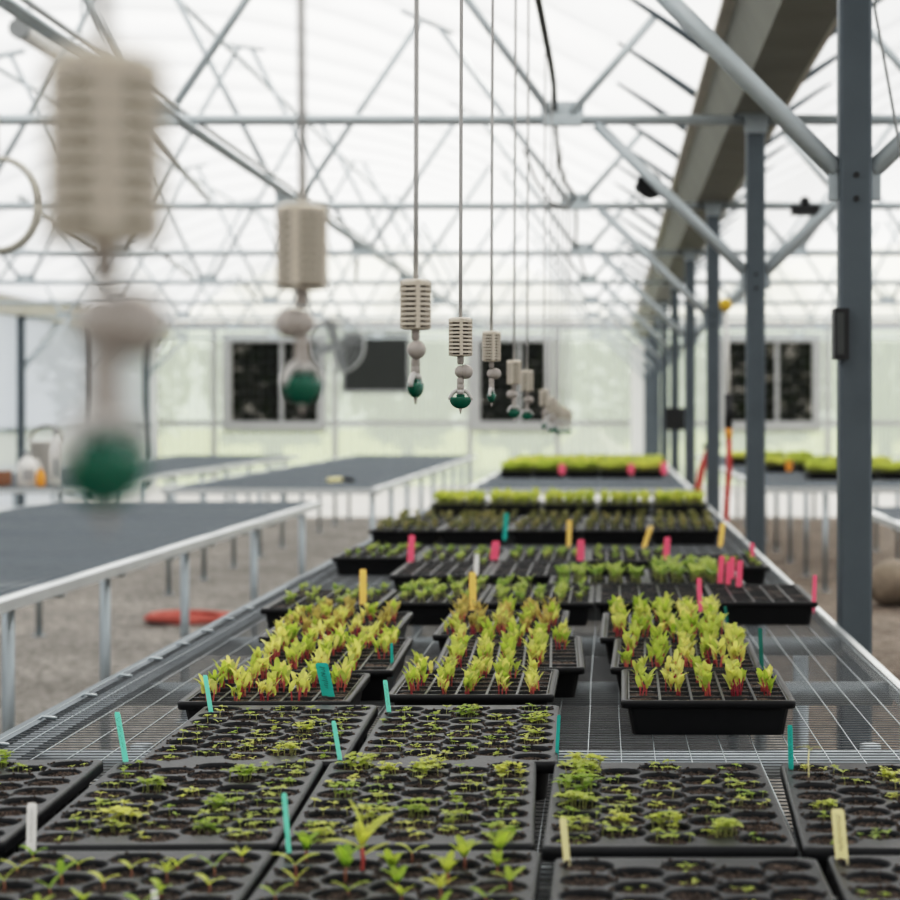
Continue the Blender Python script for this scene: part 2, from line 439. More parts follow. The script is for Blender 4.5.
# exhaust shutter in the end wall
sh = thing('exhaust_shutter', 'dark louvred exhaust shutter high in the end wall, left of centre', 'vent', (-4.12, Y1 - 0.1, EYE + 0.36))
b = MB()
for j in range(9): b.box((0, 0, 0.06 + j * 0.115), (1.1, 0.02, 0.10), 0, Matrix.Rotation(0.5, 3, 'X'))
b.build('louvres', 'shutter', sh)
b = MB(); b.box((0, .05, .52), (1.14, .01, 1.06)); b.build('back_plate', 'shutter', sh)
b = MB()
for z in (0.0, 1.04): b.box((0, 0, z), (1.2, 0.08, 0.06))
for x in (-0.58, 0.58): b.box((x, 0, 0.52), (0.05, 0.08, 1.04))
b.build('frame', 'boxgrey', sh)

# ------------------------------------------------------------------ posts, trusses, purlins
ORD = ['first', 'second', 'third', 'fourth', 'fifth', 'sixth', 'seventh', 'eighth', 'ninth', 'tenth', 'eleventh', 'twelfth', 'thirteenth', 'fourteenth']
TY = [FIRST + STEP * k for k in range(9)]
POSTX = [0.628, 0.645, 0.652, 0.66, 0.66, 0.66, 0.66, 0.66, 0.66]
postnote = ['largest, with a black box on its left face', 'standing just behind the tall front post', 'beside the hanging red hose', 'with a small black box in front of it', '', '', '', '', '']
for k, y in enumerate(TY):
    lab = '%s square galvanized roof post from the camera along the right bench edge%s' % (ORD[k], '' if not postnote[k] else ', ' + postnote[k])
    t = thing('roof_post', ' '.join(lab.split()[:16]), 'post', (POSTX[k], y, 0), 0, 'square posts under the valley gutter')
    b = MB(); w = 0.082; h = EYE + 1.30
    # square tube with rounded edges and a folded seam
    c = 0.008; ring = [(-w/2 + c, -w/2), (w/2 - c, -w/2), (w/2, -w/2 + c), (w/2, w/2 - c), (w/2 - c, w/2), (-w/2 + c, w/2), (-w/2, w/2 - c), (-w/2, -w/2 + c)]
    b.add([(x, yy, z) for z in (0, h) for x, yy in ring], [(i, (i + 1) % 8, 8 + (i + 1) % 8, 8 + i) for i in range(8)] + [tuple(range(8))[::-1], tuple(range(8, 16))])
    b.build('post', 'post', t)
    b = MB(); b.box((0, 0, h - 0.005), (0.15, 0.12, 0.012)); b.box((0, -0.048, h - 0.045), (0.10, 0.012, 0.08)); b.build('cap_bracket', 'steel', t)
    b = MB(); b.box((0, 0, 0.006), (0.16, 0.16, 0.012)); b.build('base_plate', 'steel', t)
    for z in (EYE + 0.60, EYE + 0.54):
        b = MB(); b.tube([(0, -w/2 - 0.006, z), (0, -w/2 + 0.01, z)], 0.008, 6); b.build('bolt', 'boxblack', t)
for k, y in list(enumerate(TY))[6:]:
    t = thing('side_post', '%s slim steel post of the left side wall, counted toward the end wall' % ['nearest visible', 'middle', 'farthest'][k - 6], 'post', (XL + 0.06, y, 0), 0, 'posts of the left side wall')
    b = MB(); b.box((0, 0, (EYE + 1.32) / 2), (0.09, 0.09, EYE + 1.32)); b.build('post', 'post', t)
    b = MB(); b.tube([(0, 0.05, EYE + 0.55), (0, 1.9, EYE + 1.3)], 0.025, 6); b.build('brace', 'steel', t)

NODE = [-0.20, -1.97, -3.95, -5.75, -7.35]
PEAK = [-1.12, -2.92, -4.85, -6.55]
CH = EYE + 1.28
def truss(y, label, mirror, group, px):
    sgn = -1 if mirror else 1
    fx = (lambda x: 2 * XC - x) if mirror else (lambda x: x)
    x0, x1 = (XC, XR) if mirror else (XL, XC)
    t = thing('roof_truss', label, 'truss', (0, y, 0), 0, group)
    b = MB(); b.tube([(fx(px - 0.045), 0, CH), (fx(XL + 0.11), 0, CH)], 0.023, 10); b.build('tie_beam', 'truss', t)
    def seg(nm, p, q, r=0.0185):
        c = MB(); c.tube([(fx(p[0]), 0, p[1]), (fx(q[0]), 0, q[1])], r, 8); return c.build(nm, 'truss', t)
    top = lambda x: arch_z(fx(x), x0, x1) - 0.07
    seg('web', (NODE[0] + 0.04, CH + 0.03), (0.20, top(0.20) + 0.03))
    for i, p in enumerate(PEAK):
        seg('web', (NODE[i] - 0.05, CH + 0.03), (p + 0.05, top(p)))
        seg('web', (NODE[i + 1] + 0.05, CH + 0.03), (p - 0.05, top(p)))
        c = MB(); c.tube([(fx(p + 0.16), 0, top(p + 0.16) + 0.01), (fx(p - 0.16), 0, top(p - 0.16) + 0.01)], 0.02, 8); c.build('peak_clip', 'truss', t)
    seg('web', (NODE[-1] - 0.04, CH + 0.03), (XL + 0.4, top(XL + 0.4) + 0.03))
    for nx in NODE:
        c = MB(); c.box((fx(nx), 0, CH + 0.035), (0.19, 0.012, 0.09)); c.box((fx(nx), 0, CH - 0.012), (0.17, 0.05, 0.03)); c.build('gusset', 'truss', t)
    seg('knee_brace', (-0.05, CH - 0.02), (px - 0.045, EYE + 0.615), 0.026)
    seg('knee_brace', (XL + 0.75, CH - 0.02), (XL + 0.08, EYE + 0.615), 0.026)
    c = MB(); c.box((fx(px - 0.054), 0, EYE + 0.59), (0.024, 0.03, 0.10)); c.build('brace_bracket', 'steel', t)
for k, y in enumerate(TY):
    truss(y, '%s galvanized roof truss from the camera over the left bay, tie beam with V webs' % ORD[k], False, 'roof trusses of the left bay', POSTX[k])
    truss(y, '%s galvanized roof truss from the camera over the right bay beyond the posts' % ORD[k], True, 'roof trusses of the right bay', 2 * XC - POSTX[k])
# lengthways tubes on the tie beams
for i, (x, z, r) in enumerate(((-1.97, CH + 0.055, 0.021), (-1.88, CH + 0.05, 0.012), (-1.80, CH - 0.045, 0.012), (-2.92, arch_z(-2.92, XL, XC) - 0.20, 0.019), (-4.85, arch_z(-4.85, XL, XC) - 0.20, 0.019))):
    b = MB(); b.tube([(0, 2.0, 0), (0, Y1 - 0.1, 0)], r, 8)
    o = b.build('roof_purlin', 'truss' if i != 1 else 'bright', None, (x, 0, z))
    tag(o, ['long bright tube running lengthways along the tie beam nodes', 'thin pale conduit clipped beside the lengthways node tube', 'thin pipe slung under the tie beams beside the node tube', 'lengthways roof tube joining the upper truss peaks, left of centre', 'lengthways roof tube joining the peaks near the ridge'][i], 'pipe')
for k in range(1, 7):
    b = MB(); b.tube([(-3.65, TY[k], CH + 0.05), (-4.12, TY[k + 1] + 0.1, CH + 0.05)], 0.02, 8)
    tag(b.build('bracing_tube', 'bright'), '%s of the slanting bracing tubes linking tie beams in mid span, from the camera' % ORD[k - 1], 'pipe', 'slanting bracing tubes')
    b = MB(); b.tube([(-2.02, TY[k], CH - 0.05), (-2.5, TY[k + 1] + 0.1, CH + 0.05)], 0.018, 8)
    tag(b.build('bracing_tube', 'bright'), '%s of the bracing tubes slanting off the second truss node, from the camera' % ORD[k - 1], 'pipe', 'bracing tubes off the second node')

# ------------------------------------------------------------------ benches
def bench(x0, x1, y0, y1, label, group, legx=None, legys=None, legstep=1.24, tubes=0.82, tube0=None, pale=False, rails=(('bright', .05), ('bright', .05))):
    t = thing('greenhouse_bench', label, 'bench', ((x0 + x1) / 2, (y0 + y1) / 2, 0), 0, group)
    ox, oy = (x0 + x1) / 2, (y0 + y1) / 2
    b = MB(); y = y0
    while y <= y1:
        wv = 0.0012 * math.sin(y * 5.1)
        b.tube([(x0 - ox, y - oy, BENCH - 0.002 + wv), (x1 - ox, y - oy, BENCH - 0.002 + wv * 0.4)], 0.0013, 4, 0, False, False); y += 0.0254
    x = x0
    while x <= x1 + 1e-6:
        N = 24
        b.tube([(x - ox + 0.0015 * math.sin(i * 1.7 + x * 40), y0 - oy + (y1 - y0) * i / N, BENCH + 0.0006 * math.sin(i * 2.1) - .001) for i in range(N + 1)], 0.0010, 4, 1, False, False); x += 0.054
    b.build('wire_mesh', ['wire', 'steel'] if rails[0][0] == 'post' else ['wirepale', 'steel'], t)
    for xx, (rm, w) in ((x0, rails[0]), (x1, rails[1])):
        c = MB(); c.box((xx - ox, 0, BENCH - 0.018), (w, y1 - y0, 0.034)); c.build('side_rail', rm, t)
    c = MB(); c.box((0, y0 - oy, BENCH - 0.02), (x1 - x0, 0.04, 0.034)); c.build('end_rail', 'bright', t)
    c = MB(); c.box((0, y1 - oy, BENCH - 0.02), (x1 - x0, 0.04, 0.034)); c.build('end_rail', 'bright', t)
    y = tube0 if tube0 is not None else y0 + 0.35
    while y < y1 - 0.1:
        c = MB(); c.tube([(x0 - ox, y - oy, BENCH - 0.034), (x1 - ox, y - oy, BENCH - 0.034)], 0.024, 8); c.build('cross_tube', 'steel', t); y += tubes
    for xx in (legx or (x0 + 0.02, x1 - 0.02)):
        ly = list(legys) if legys else [y0 + .05 + legstep * q for q in range(int((y1 - y0 - .05) / legstep) + 1)]
        for y in ly:
            c = MB(); c.tube([(xx - ox, y - oy, 0), (xx - ox, y - oy, BENCH - 0.03)], 0.019, 8); c.tube([(xx - ox, y - oy, 0), (xx - ox, y - oy, 0.008)], 0.04, 8)
            c.build('leg', 'steel', t)
    return t, ox, oy
mainb, mx, my = bench(-1.005, 0.578, 0.9, 11.6, 'long wire mesh bench down the middle carrying the plug trays', None, legx=(-0.8, 0.45), tube0=3.26 - 0.82 * 2, rails=(('post', .03), ('bright', .016)))
# folded mesh edge and clips on the near bench's left side
c = MB(); c.box((-0.955 - mx, 0, BENCH - 0.012), (0.05, 10.6, 0.012)); c.build('edge_strip', 'post', mainb)
for i in range(12):
    c = MB(); y = 2.4 + i * 0.28; c.tube([(-1.015 - mx, y - my, BENCH - 0.01), (-0.995 - mx, y - my, BENCH + 0.004), (-0.97 - mx, y - my, BENCH + 0.001)], 0.0028, 6); c.build('mesh_clip', 'steel', mainb)
bench(-0.98, 0.585, 14.2, 25.0, 'mesh bench beyond the middle bench, bright microgreen trays on it', None)
bench(-3.35, -1.75, 1.0, 12.1, 'empty mesh bench across the aisle at the left, pale rail facing the aisle', None, tube0=1.5, legx=(-3.3, -1.775), legys=(2.3, 3.6, 4.75, 5.92, 7.06, 8.39, 10.03, 11.6))
bench(-3.15, -1.66, 14.2, 25.0, 'empty mesh bench behind the left one, small tool lying on it', None)
bench(-5.35, -3.88, 14.2, 25.0, 'far left mesh bench with white jugs at its near end', None)
bench(1.43, 3.0, 1.5, 11.4, 'near mesh bench right of the posts, only its corner in view', None, legx=(1.55, 2.8))
bench(1.12, 2.8, 14.4, 25.0, 'mesh bench beyond the posts at right with microgreen trays', None, legx=(1.57, 2.5), legstep=1.4)
bench(3.6, 5.2, 14.4, 25.0, 'outer mesh bench at far right behind the first post', None)

# ------------------------------------------------------------------ seedlings
def sprout(b, x, y, h, lv, L, rr, ms, ml, lean=0.15):
    a = rr.uniform(0, 2 * PI); tx, ty = x + math.cos(a) * h * lean, y + math.sin(a) * h * lean
    b.tube([(x, y, -0.003), ((x + tx) / 2, (y + ty) / 2, h * 0.55), (tx, ty, h)], [0.0007, 0.0006, 0.0005], 4, ms, False)
    a0 = rr.uniform(0, 2 * PI)
    for i in range(lv):
        b.leaf((tx, ty, h), a0 + i * 2 * PI / lv + rr.uniform(-.3, .3), L * rr.uniform(.8, 1.2), L * 0.72, rr.uniform(.1, .7), rr.uniform(-.7, 0), ml, 0.2, 0.85, 3)
VAR = {}
def make_vars(seed):
    rr = random.Random(seed)
    one = []
    for k in range(8):
        b = MB()
        for _ in range(rr.randint(2, 6)): sprout(b, rr.uniform(-.018, .018), rr.uniform(-.015, .015), rr.uniform(.007, .015), rr.choice((2, 3, 4)), rr.uniform(.0058, .0088), rr, 1, 0)
        one.append((b.mesh('seedling', ['leafcress', 'stemgreen']), None))
    VAR['cress'] = one
    one = []
    for k in range(6):
        b = MB()
        for _ in range(rr.randint(8, 15)):
            a, r = rr.uniform(0, 2 * PI), .016 * math.sqrt(rr.random())
            sprout(b, r * math.cos(a), r * math.sin(a), rr.uniform(.009, .020), rr.choice((3, 4, 4)), rr.uniform(.0075, .0105), rr, 1, 0)
        one.append((b.mesh('seedling', ['leafcress', 'stemgreen']), None))
    VAR['mound'] = one
    one = []
    for k in range(7):
        b, s = MB(), MB(); h = rr.uniform(.010, .017); a0 = rr.uniform(-.5, .5) + (PI if k % 2 else 0)
        s.tube([(0, 0, -.004), (0.0008, 0, h * .6), (0, 0, h)], [.0013, .0012, .001], 6)
        for i in range(2): b.leaf((0, 0, h - .001), a0 + i * PI + rr.uniform(-.3, .3), rr.uniform(.019, .025), .0085, rr.uniform(.7, 1.0), rr.uniform(-.25, .5))
        for i in range(rr.choice((0, 1, 2))): b.leaf((0, 0, h), a0 + 1.4 + i * 2.8, rr.uniform(.010, .017), .007, 1.2, .8)
        one.append((b.mesh('seedling', 'leafpair'), s.mesh('stem', 'stempurple')))
    VAR['pair'] = one
    b, s = MB(), MB(); s.tube([(0, 0, -.004), (.001, 0, .014), (0, .001, .027)], [.0021, .0019, .0015], 7)
    b.leaf((0, 0, .026), 2.75, .040, .014, 1.5, .95); b.leaf((0, 0, .025), 0.35, .040, .014, .95, .15)
    b.leaf((0, 0, .022), 3.1, .036, .012, .55, -.25); b.leaf((0, 0, .016), .1, .026, .009, .45, .2); b.leaf((0, 0, .026), -1.2, .024, .010, 1.0, .1); b.leaf((0, 0, .026), 1.6, .024, .010, 1.1, .2)
    VAR['tall'] = [(b.mesh('seedling', 'leafpair'), s.mesh('stem', 'stemred'))]
    one = []
    for k in range(5):
        b, s = MB(), MB(); h = rr.uniform(.015, .022)
        s.tube([(0, 0, -.004), (.001, 0, h * .6), (0, 0, h)], [.0016, .0014, .0012], 6); a0 = rr.uniform(0, 6)
        for i in range(rr.choice((5, 6))): b.leaf((0, 0, h - .002), a0 + i * 2.4, rr.uniform(.018, .027), .0095, rr.uniform(.7, 1.35), rr.uniform(-.1, .8))
        one.append((b.mesh('seedling', 'leafpair'), s.mesh('stem', 'stempurple')))
    VAR['rosette'] = one
    one = []
    for k in range(10):
        b, s = MB(), MB()
        for j in range(rr.randint(3, 5)):
            x, y = rr.uniform(-.007, .007), rr.uniform(-.007, .007); a = rr.uniform(0, 2 * PI)
            h = rr.uniform(.019, .033); ln = rr.uniform(.05, .3); tx, ty = x + math.cos(a) * h * ln, y + math.sin(a) * h * ln
            s.tube([(x, y, -.004), (x + (tx - x) * .4, y + (ty - y) * .4, h * .55), (tx, ty, h)], [.0013, .0012, .001], 5)
            for i in range(rr.choice((2, 3, 3))):
                b.leaf((tx, ty, h - .003 - .004 * i), a + i * 2.2 + rr.uniform(-.4, .4), rr.uniform(.015, .025), rr.uniform(.0065, .0090), rr.uniform(1.0, 1.5), rr.uniform(.2, 1.2), 0, .3)
        one.append((b.mesh('seedling', 'leaflime'), s.mesh('stem', 'stemred')))
    VAR['beet'] = one
    VAR['bronze'] = []
    for lf_, st_ in one:
        c_ = lf_.copy(); c_.materials[0] = M['leafbronze']; VAR['bronze'].append((c_, st_))
    for nm, lm in (('green', 'leafgreen'), ('olive', 'leafolive'), ('lime', 'leafmicro')):
        one = []
        for k in range(5):
            b = MB()
            for j in range(rr.randint(2, 4)):
                x, y = rr.uniform(-.010, .010), rr.uniform(-.010, .010); h = rr.uniform(.016, .030)
                b.tube([(x, y, -.004), (x, y, h)], .0010, 4, 1, False); a0 = rr.uniform(0, 6)
                for i in range(rr.choice((2, 3, 4))): b.leaf((x, y, h), a0 + i * 2.1, rr.uniform(.013, .022), .010, rr.uniform(.5, 1.3), rr.uniform(-.2, .8), 0, .25, .9, 3)
            one.append((b.mesh('seedling', [lm, 'stemgreen']), None))
        VAR[nm] = one
    b, s = MB(), MB(); s.tube([(0, 0, -.004), (.001, 0, .03), (0, 0, .047)], [.0014, .0012, .001], 6)
    for a in (0.1, 3.0, -1.2, 1.7): b.leaf((0, 0, .046), a, .020, .007, .5, -.6)
    VAR['lanky'] = [(b.mesh('seedling', 'leafolive'), s.mesh('stem', 'cream'))]
make_vars(5)
def plant(parent, kind, x, y, z, rr, sc=1.0, stems=True):
    lf, st = rr.choice(VAR[kind])
    o = put('seedling', lf, parent, (x, y, z), None, rr.uniform(-.6, .6) if kind in ('pair', 'tall') else rr.uniform(0, 6.28), sc)
    if st is not None: put('stem', st, o)
    return o

# ------------------------------------------------------------------ trays
H = RIM - BENCH - 0.001
def tray_sheet():
    """flat plug sheet, staggered round cells"""
    W, L, r = 0.138, 0.265, 0.0285
    cells = []
    for i in range(5):
        for j in range(8 if i % 2 == 0 else 7):
            cells.append(((i - 2) * 0.0525, (j - (3.5 if i % 2 == 0 else 3)) * 0.0645, i, j))
    N = 24
    SQ = []
    for k in range(N):
        c_, s_ = math.cos(2 * PI * (k + .5) / N), math.sin(2 * PI * (k + .5) / N); q = (abs(c_) ** 2.2 + abs(s_) ** 2.2) ** (-1 / 2.2)
        SQ.append((c_ * q, s_ * q * 0.93))
    verts, edges = [], []
    outer = []
    c = 0.012
    for cx, cy, a0 in ((W - c, L - c, 0), (-W + c, L - c, PI / 2), (-W + c, -L + c, PI), (W - c, -L + c, 1.5 * PI)):
        for k in range(5): outer.append((cx + c * math.cos(a0 + k * PI / 8), cy + c * math.sin(a0 + k * PI / 8)))
    verts += [Vector(p) for p in outer]; edges += [(i, (i + 1) % len(outer)) for i in range(len(outer))]
    for cx, cy, _, _ in cells:
        o = len(verts)
        verts += [Vector((cx + q[0] * r, cy + q[1] * r)) for q in SQ]
        edges += [(o + k, o + (k + 1) % N) for k in range(N)]
    vo, eo, fo, *_ = geometry.delaunay_2d_cdt(verts, edges, [], 0, 1e-6)
    b = MB(); base = len(b.v); b.v += [(v.x, v.y, H) for v in vo]
    for f in fo:
        cx = sum(vo[i].x for i in f) / len(f); cy = sum(vo[i].y for i in f) / len(f)
        if any((abs(cx - q[0]) / r) ** 2.2 + (abs(cy - q[1]) / (r * .93)) ** 2.2 < 0.97 for q in cells): continue
        f = list(f)
        a_ = sum(vo[f[i]].x * vo[f[(i + 1) % 3]].y - vo[f[(i + 1) % 3]].x * vo[f[i]].y for i in range(3))
        b.face([base + i for i in (f if a_ > 0 else f[::-1])])
    # rolled rim and skirt
    rings = []
    for grow, z in ((0, H), (0.0025, H - 0.001), (0.004, H - 0.004), (0.004, H - 0.016), (0.002, H - 0.016)):
        rings.append([(x * (1 + grow / W), y * (1 + grow / L), z) for x, y in outer])
    o = len(b.v); K = len(outer)
    for rg in rings: b.v += rg
    for i in range(len(rings) - 1):
        for k in range(K): b.face([o + i * K + k, o + (i + 1) * K + k, o + (i + 1) * K + (k + 1) % K, o + i * K + (k + 1) % K], 0, True)
    for cx, cy, _, _ in cells:
        o = len(b.v)
        pr = [(r, H), (r - .0012, H - .0012), (r - .0018, H - .005), (r - .007, 0.004), (r - .009, 0.001)]
        for rad, z in pr: b.v += [(cx + rad * q[0], cy + rad * q[1], z) for q in SQ]
        for i in range(len(pr) - 1):
            for k in range(N): b.face([o + i * N + k, o + i * N + (k + 1) % N, o + (i + 1) * N + (k + 1) % N, o + (i + 1) * N + k], 0, True)
        b.face([o + (len(pr) - 1) * N + k for k in range(N)])
    return b.mesh('cell_sheet', 'sheet'), cells
def soil_round(cells, seed):
    b = MB(); rr = random.Random(seed); N = 14
    for cx, cy, _, _ in cells:
        z0 = H - rr.uniform(.004, .008); o = len(b.v); b.v.append((cx, cy, z0 + rr.uniform(0, .004)))
        for rad in (.009, .018, .0262):
            b.v += [(cx + rad * math.cos(2 * PI * k / N), cy + rad * math.sin(2 * PI * k / N), z0 + rr.uniform(-.0015, .0028)) for k in range(N)]
        for k in range(N): b.face([o, o + 1 + k, o + 1 + (k + 1) % N])
        for i in range(2):
            for k in range(N): b.face([o + 1 + i * N + k, o + 1 + (i + 1) * N + k, o + 1 + (i + 1) * N + (k + 1) % N, o + 1 + i * N + (k + 1) % N])
        for _ in range(22):
            a, q = rr.uniform(0, 6.28), .021 * math.sqrt(rr.random()); s_ = rr.uniform(.0012, .0036)
            b.box((cx + q * math.cos(a), cy + q * math.sin(a), z0 + .0018), (s_ * 1.5, s_, s_), 0, Matrix.Rotation(rr.uniform(0, 6), 3, 'Z') @ Matrix.Rotation(rr.uniform(0, 2), 3, 'X'))
    for cx, cy, _, _ in cells:                       # crumbs spilled over the cell rims
        for _ in range(rr.randint(4, 16)):
            a = rr.uniform(0, 6.28); q = rr.uniform(.0255, .0315); s_ = rr.uniform(.0010, .0026)
            x_, y_ = cx + q * math.cos(a), cy + q * .94 * math.sin(a)
            if abs(x_) > .134 or abs(y_) > .258: continue
            b.box((x_, y_, H + s_ * .25), (s_ * 1.7, s_ * 1.2, s_ * .8), 0, Matrix.Rotation(rr.uniform(0, 6), 3, 'Z') @ Matrix.Rotation(rr.uniform(-.5, .5), 3, 'X'))
    return b.mesh('soil', 'soil')
SHEET, RC = tray_sheet()
SOILS = [soil_round(RC, s) for s in (1, 2, 3)]

GROUP_T = 'flat plug trays with round cells at the near end'
def plug_tray(xc, yc, yaw, label, fill, rr):
    t = thing('plug_tray', label, 'seed tray', (xc, yc, BENCH + 0.001), math.radians(yaw), GROUP_T)
    put('cell_sheet', SHEET, t); put('soil', rr.choice(SOILS), t)
    for cx, cy, i, j in RC:
        for kind, sc in fill(i, j, cx, cy, rr):
            sp = 0.006 if kind in ('cress', 'mound') else 0.011
            plant(t, kind, cx + rr.uniform(-sp, sp), cy + rr.uniform(-sp, sp), H - .0095, rr, sc * rr.uniform(.85, 1.15))
    return t
def fill_cress(p, dense=0.1, bias=None, sc=1.0):
    def f(i, j, x, y, rr):
        q = p + (bias(i, j) if bias else 0)
        d = dense + (0.25 if bias and bias(i, j) > .2 else 0)
        if rr.random() < q:
            return [('mound' if rr.random() < d else 'cress', sc)]
        return []
    return f
def fill_pair(p, extra=None):
    def f(i, j, x, y, rr):
        if extra and (i, j) in extra: return [extra[(i, j)]]
        return [('pair', 1.0)] if rr.random() < p else []
    return f
rr = random.Random(3)
front = lambda i, j: 0.35 if j <= 1 else 0
plug_tray(-0.828, 2.495, 2.2, 'flat plug tray cut off by the left frame edge, cress clump at back', lambda i, j, x, y, r: ([('mound', 1.25)] if (i == 2 and j == 7) or (i == 1 and j == 6) else ([('cress', .9)] if r.random() < .45 else [])), rr)
plug_tray(-0.522, 2.485, 2.2, 'flat plug tray left of centre, fullest cress along its front rows, mint label behind', fill_cress(.78, .14, front, 1.15), rr)
plug_tray(-0.232, 2.485, 1.8, 'flat plug tray in the middle, low cress scattered over most round cells', fill_cress(.92, .2, None, 1.1), rr)
plug_tray(0.0685, 2.475, 0.0, 'flat plug tray right of centre with a thick row of cress down its left column', lambda i, j, x, y, r: [('mound', 1.35)] if i == 0 and j in (7, 6, 5, 4, 3) else ([('mound' if r.random() < .2 else 'cress', 1.05)] if r.random() < .8 else []), rr)
plug_tray(0.367, 2.465, -2.2, 'flat plug tray at the right frame edge with one tall lanky yellow seedling', lambda i, j, x, y, r: [('lanky', 1.0)] if (i, j) == (0, 6) else ([('mound' if r.random() < .12 else 'cress', 1.0)] if r.random() < .6 else []), rr)
plug_tray(-0.512, 3.01, 1.4, 'flat plug tray of sparse cress behind the left of centre tray, below tall beets', fill_cress(.92, .1, lambda i, j: .3 if j == 0 else 0, 1.0), rr)
plug_tray(-0.216, 3.01, 1.1, 'flat plug tray behind the middle one with mint label at its back corner', fill_cress(.92, .16, None, 1.05), rr)
plug_tray(-0.503, 1.925, 0.8, 'plug tray at the bottom left with two leaved purple stemmed seedlings, white label', fill_pair(.85), rr)
EX = {(0, 7): ('rosette', 1.15), (1, 6): ('tall', 1.12), (2, 7): ('pair', 1.2), (4, 7): ('rosette', 1.25), (3, 6): ('rosette', 1.0), (4, 6): ('rosette', .9), (0, 6): ('pair', 1.3), (1, 5): ('rosette', 1.2), (2, 6): ('rosette', 1.0), (3, 5): ('rosette', 1.0), (2, 5): ('rosette', .95), (4, 5): ('pair', 1.1)}
plug_tray(-0.214, 1.925, 0.2, 'plug tray at the bottom middle holding the tallest four leaved seedling', fill_pair(.75, EX), rr)
plug_tray(0.0835, 1.89, 0.0, 'plug tray at the bottom right of centre, mostly bare soil, cream label', fill_cress(.5, .03, None, .8), rr)
plug_tray(0.375, 1.90, -0.8, 'plug tray in the bottom right corner with a written yellow label', fill_cress(.45, .03, None, .8), rr)

# deep trays with square celled inserts
def deep_tray_mesh(W, L):
    b = MB(); w, l = W / 2, L / 2; bw, bl = w - 0.016, l - 0.016
    def ring(x, y, z, c=.012):
        out = []
        for cx, cy, a0 in ((x - c, y - c, 0), (-x + c, y - c, PI / 2), (-x + c, -y + c, PI), (x - c, -y + c, 1.5 * PI)):
            for k in range(4): out.append((cx + c * math.cos(a0 + k * PI / 6), cy + c * math.sin(a0 + k * PI / 6), z))
        return out
    rings = [ring(bw, bl, 0.0), ring(w - .008, l - .008, H - .014), ring(w + .002, l + .002, H - .013), ring(w + .003, l + .003, H - .003), ring(w + .001, l + .001, H), ring(w - .007, l - .007, H), ring(w - .009, l - .009, H - .003), ring(bw - .004, bl - .004, .004)]
    o = len(b.v); K = 16
    for rg in rings: b.v += rg
    for i in range(len(rings) - 1):
        for k in range(K): b.face([o + i * K + k, o + i * K + (k + 1) % K, o + (i + 1) * K + (k + 1) % K, o + (i + 1) * K + k], 0, 2 <= i <= 5)
    b.face([o + k for k in range(K)][::-1]); b.face([o + 7 * K + k for k in range(K)])
    return b.mesh('outer_tray', 'black')
def insert_mesh(W, L, ny, seed):
    b, s = MB(), MB(); rs = random.Random(seed); w, l = W / 2 - .0095, L / 2 - .0095; nx = 5
    px, py = 2 * w / nx, 2 * l / ny; g = .0022; z = H - .002
    xs, ys = [-w], [-l]
    for i in range(nx): xs += [-w + i * px + g, -w + (i + 1) * px - g]
    for j in range(ny): ys += [-l + j * py + g, -l + (j + 1) * py - g]
    xs.append(w); ys.append(l)
    o = len(b.v)
    # the ridges between columns stand a little prouder than those between rows
    for j, y in enumerate(ys):
        for i, x in enumerate(xs): b.v.append((x, y, z))
    n_ = len(xs); cells = []
    for j in range(len(ys) - 1):
        for i in range(len(xs) - 1):
            q = [o + j * n_ + i, o + j * n_ + i + 1, o + (j + 1) * n_ + i + 1, o + (j + 1) * n_ + i]
            if i % 2 == 1 and j % 2 == 1:
                cx, cy = (xs[i] + xs[i + 1]) / 2, (ys[j] + ys[j + 1]) / 2; hx, hy = (xs[i + 1] - xs[i]) / 2, (ys[j + 1] - ys[j]) / 2
                p0 = [(cx + sx * hx, cy + sy * hy, z) for sx, sy in ((-1, -1), (1, -1), (1, 1), (-1, 1))]
                p1 = [(cx + sx * hx * .72, cy + sy * hy * .72, .006) for sx, sy in ((-1, -1), (1, -1), (1, 1), (-1, 1))]
                b.add(p0 + p1, [(k, (k + 1) % 4, 4 + (k + 1) % 4, 4 + k) for k in range(4)] + [(4, 5, 6, 7)])
                zs = z - rs.uniform(.003, .007); G = 4; so = len(s.v)
                for jj in range(G + 1):
                    for ii in range(G + 1): s.v.append((cx + hx * .95 * (2 * ii / G - 1), cy + hy * .95 * (2 * jj / G - 1), zs + rs.uniform(-.002, .003)))
                for jj in range(G):
                    for ii in range(G): a = so + jj * (G + 1) + ii; s.face([a, a + 1, a + G + 2, a + G + 1])
                cells.append((cx, cy, i // 2, j // 2))
            else: b.face(q)
    return b.mesh('cell_insert', 'insert'), s.mesh('soil', 'soil'), cells
CACHE = {}
def deep_tray(x0, x1, y0, y1, label, group, fill, rr, yaw=0.0, ny=9, bare=False):
    W, L = round(x1 - x0, 3), round(y1 - y0, 3); key = (W, L, ny)
    if key not in CACHE: CACHE[key] = (deep_tray_mesh(W, L),) + insert_mesh(W, L, ny, len(CACHE))
    om, im, sm, cells = CACHE[key]
    t = thing('deep_seed_tray', label, 'seed tray', ((x0 + x1) / 2, (y0 + y1) / 2, BENCH + .001), math.radians(yaw), group)
    put('outer_tray', om, t); put('cell_insert', im, t); put('soil', sm, t)
    for cx, cy, i, j in cells:
        for kind, sc in fill(i, j, cx, cy, rr):
            plant(t, kind, cx + rr.uniform(-.008, .008), cy + rr.uniform(-.008, .008), H - .011, rr, sc * rr.uniform(.85, 1.15))
    return t
def F(kind, p, sc=1.0, cond=None):
    return lambda i, j, x, y, r: [(kind, sc)] if r.random() < p and (cond is None or cond(i, j)) else []
none = lambda i, j, x, y, r: []
GB = 'deep trays of red stemmed beet seedlings'
rr = random.Random(8)
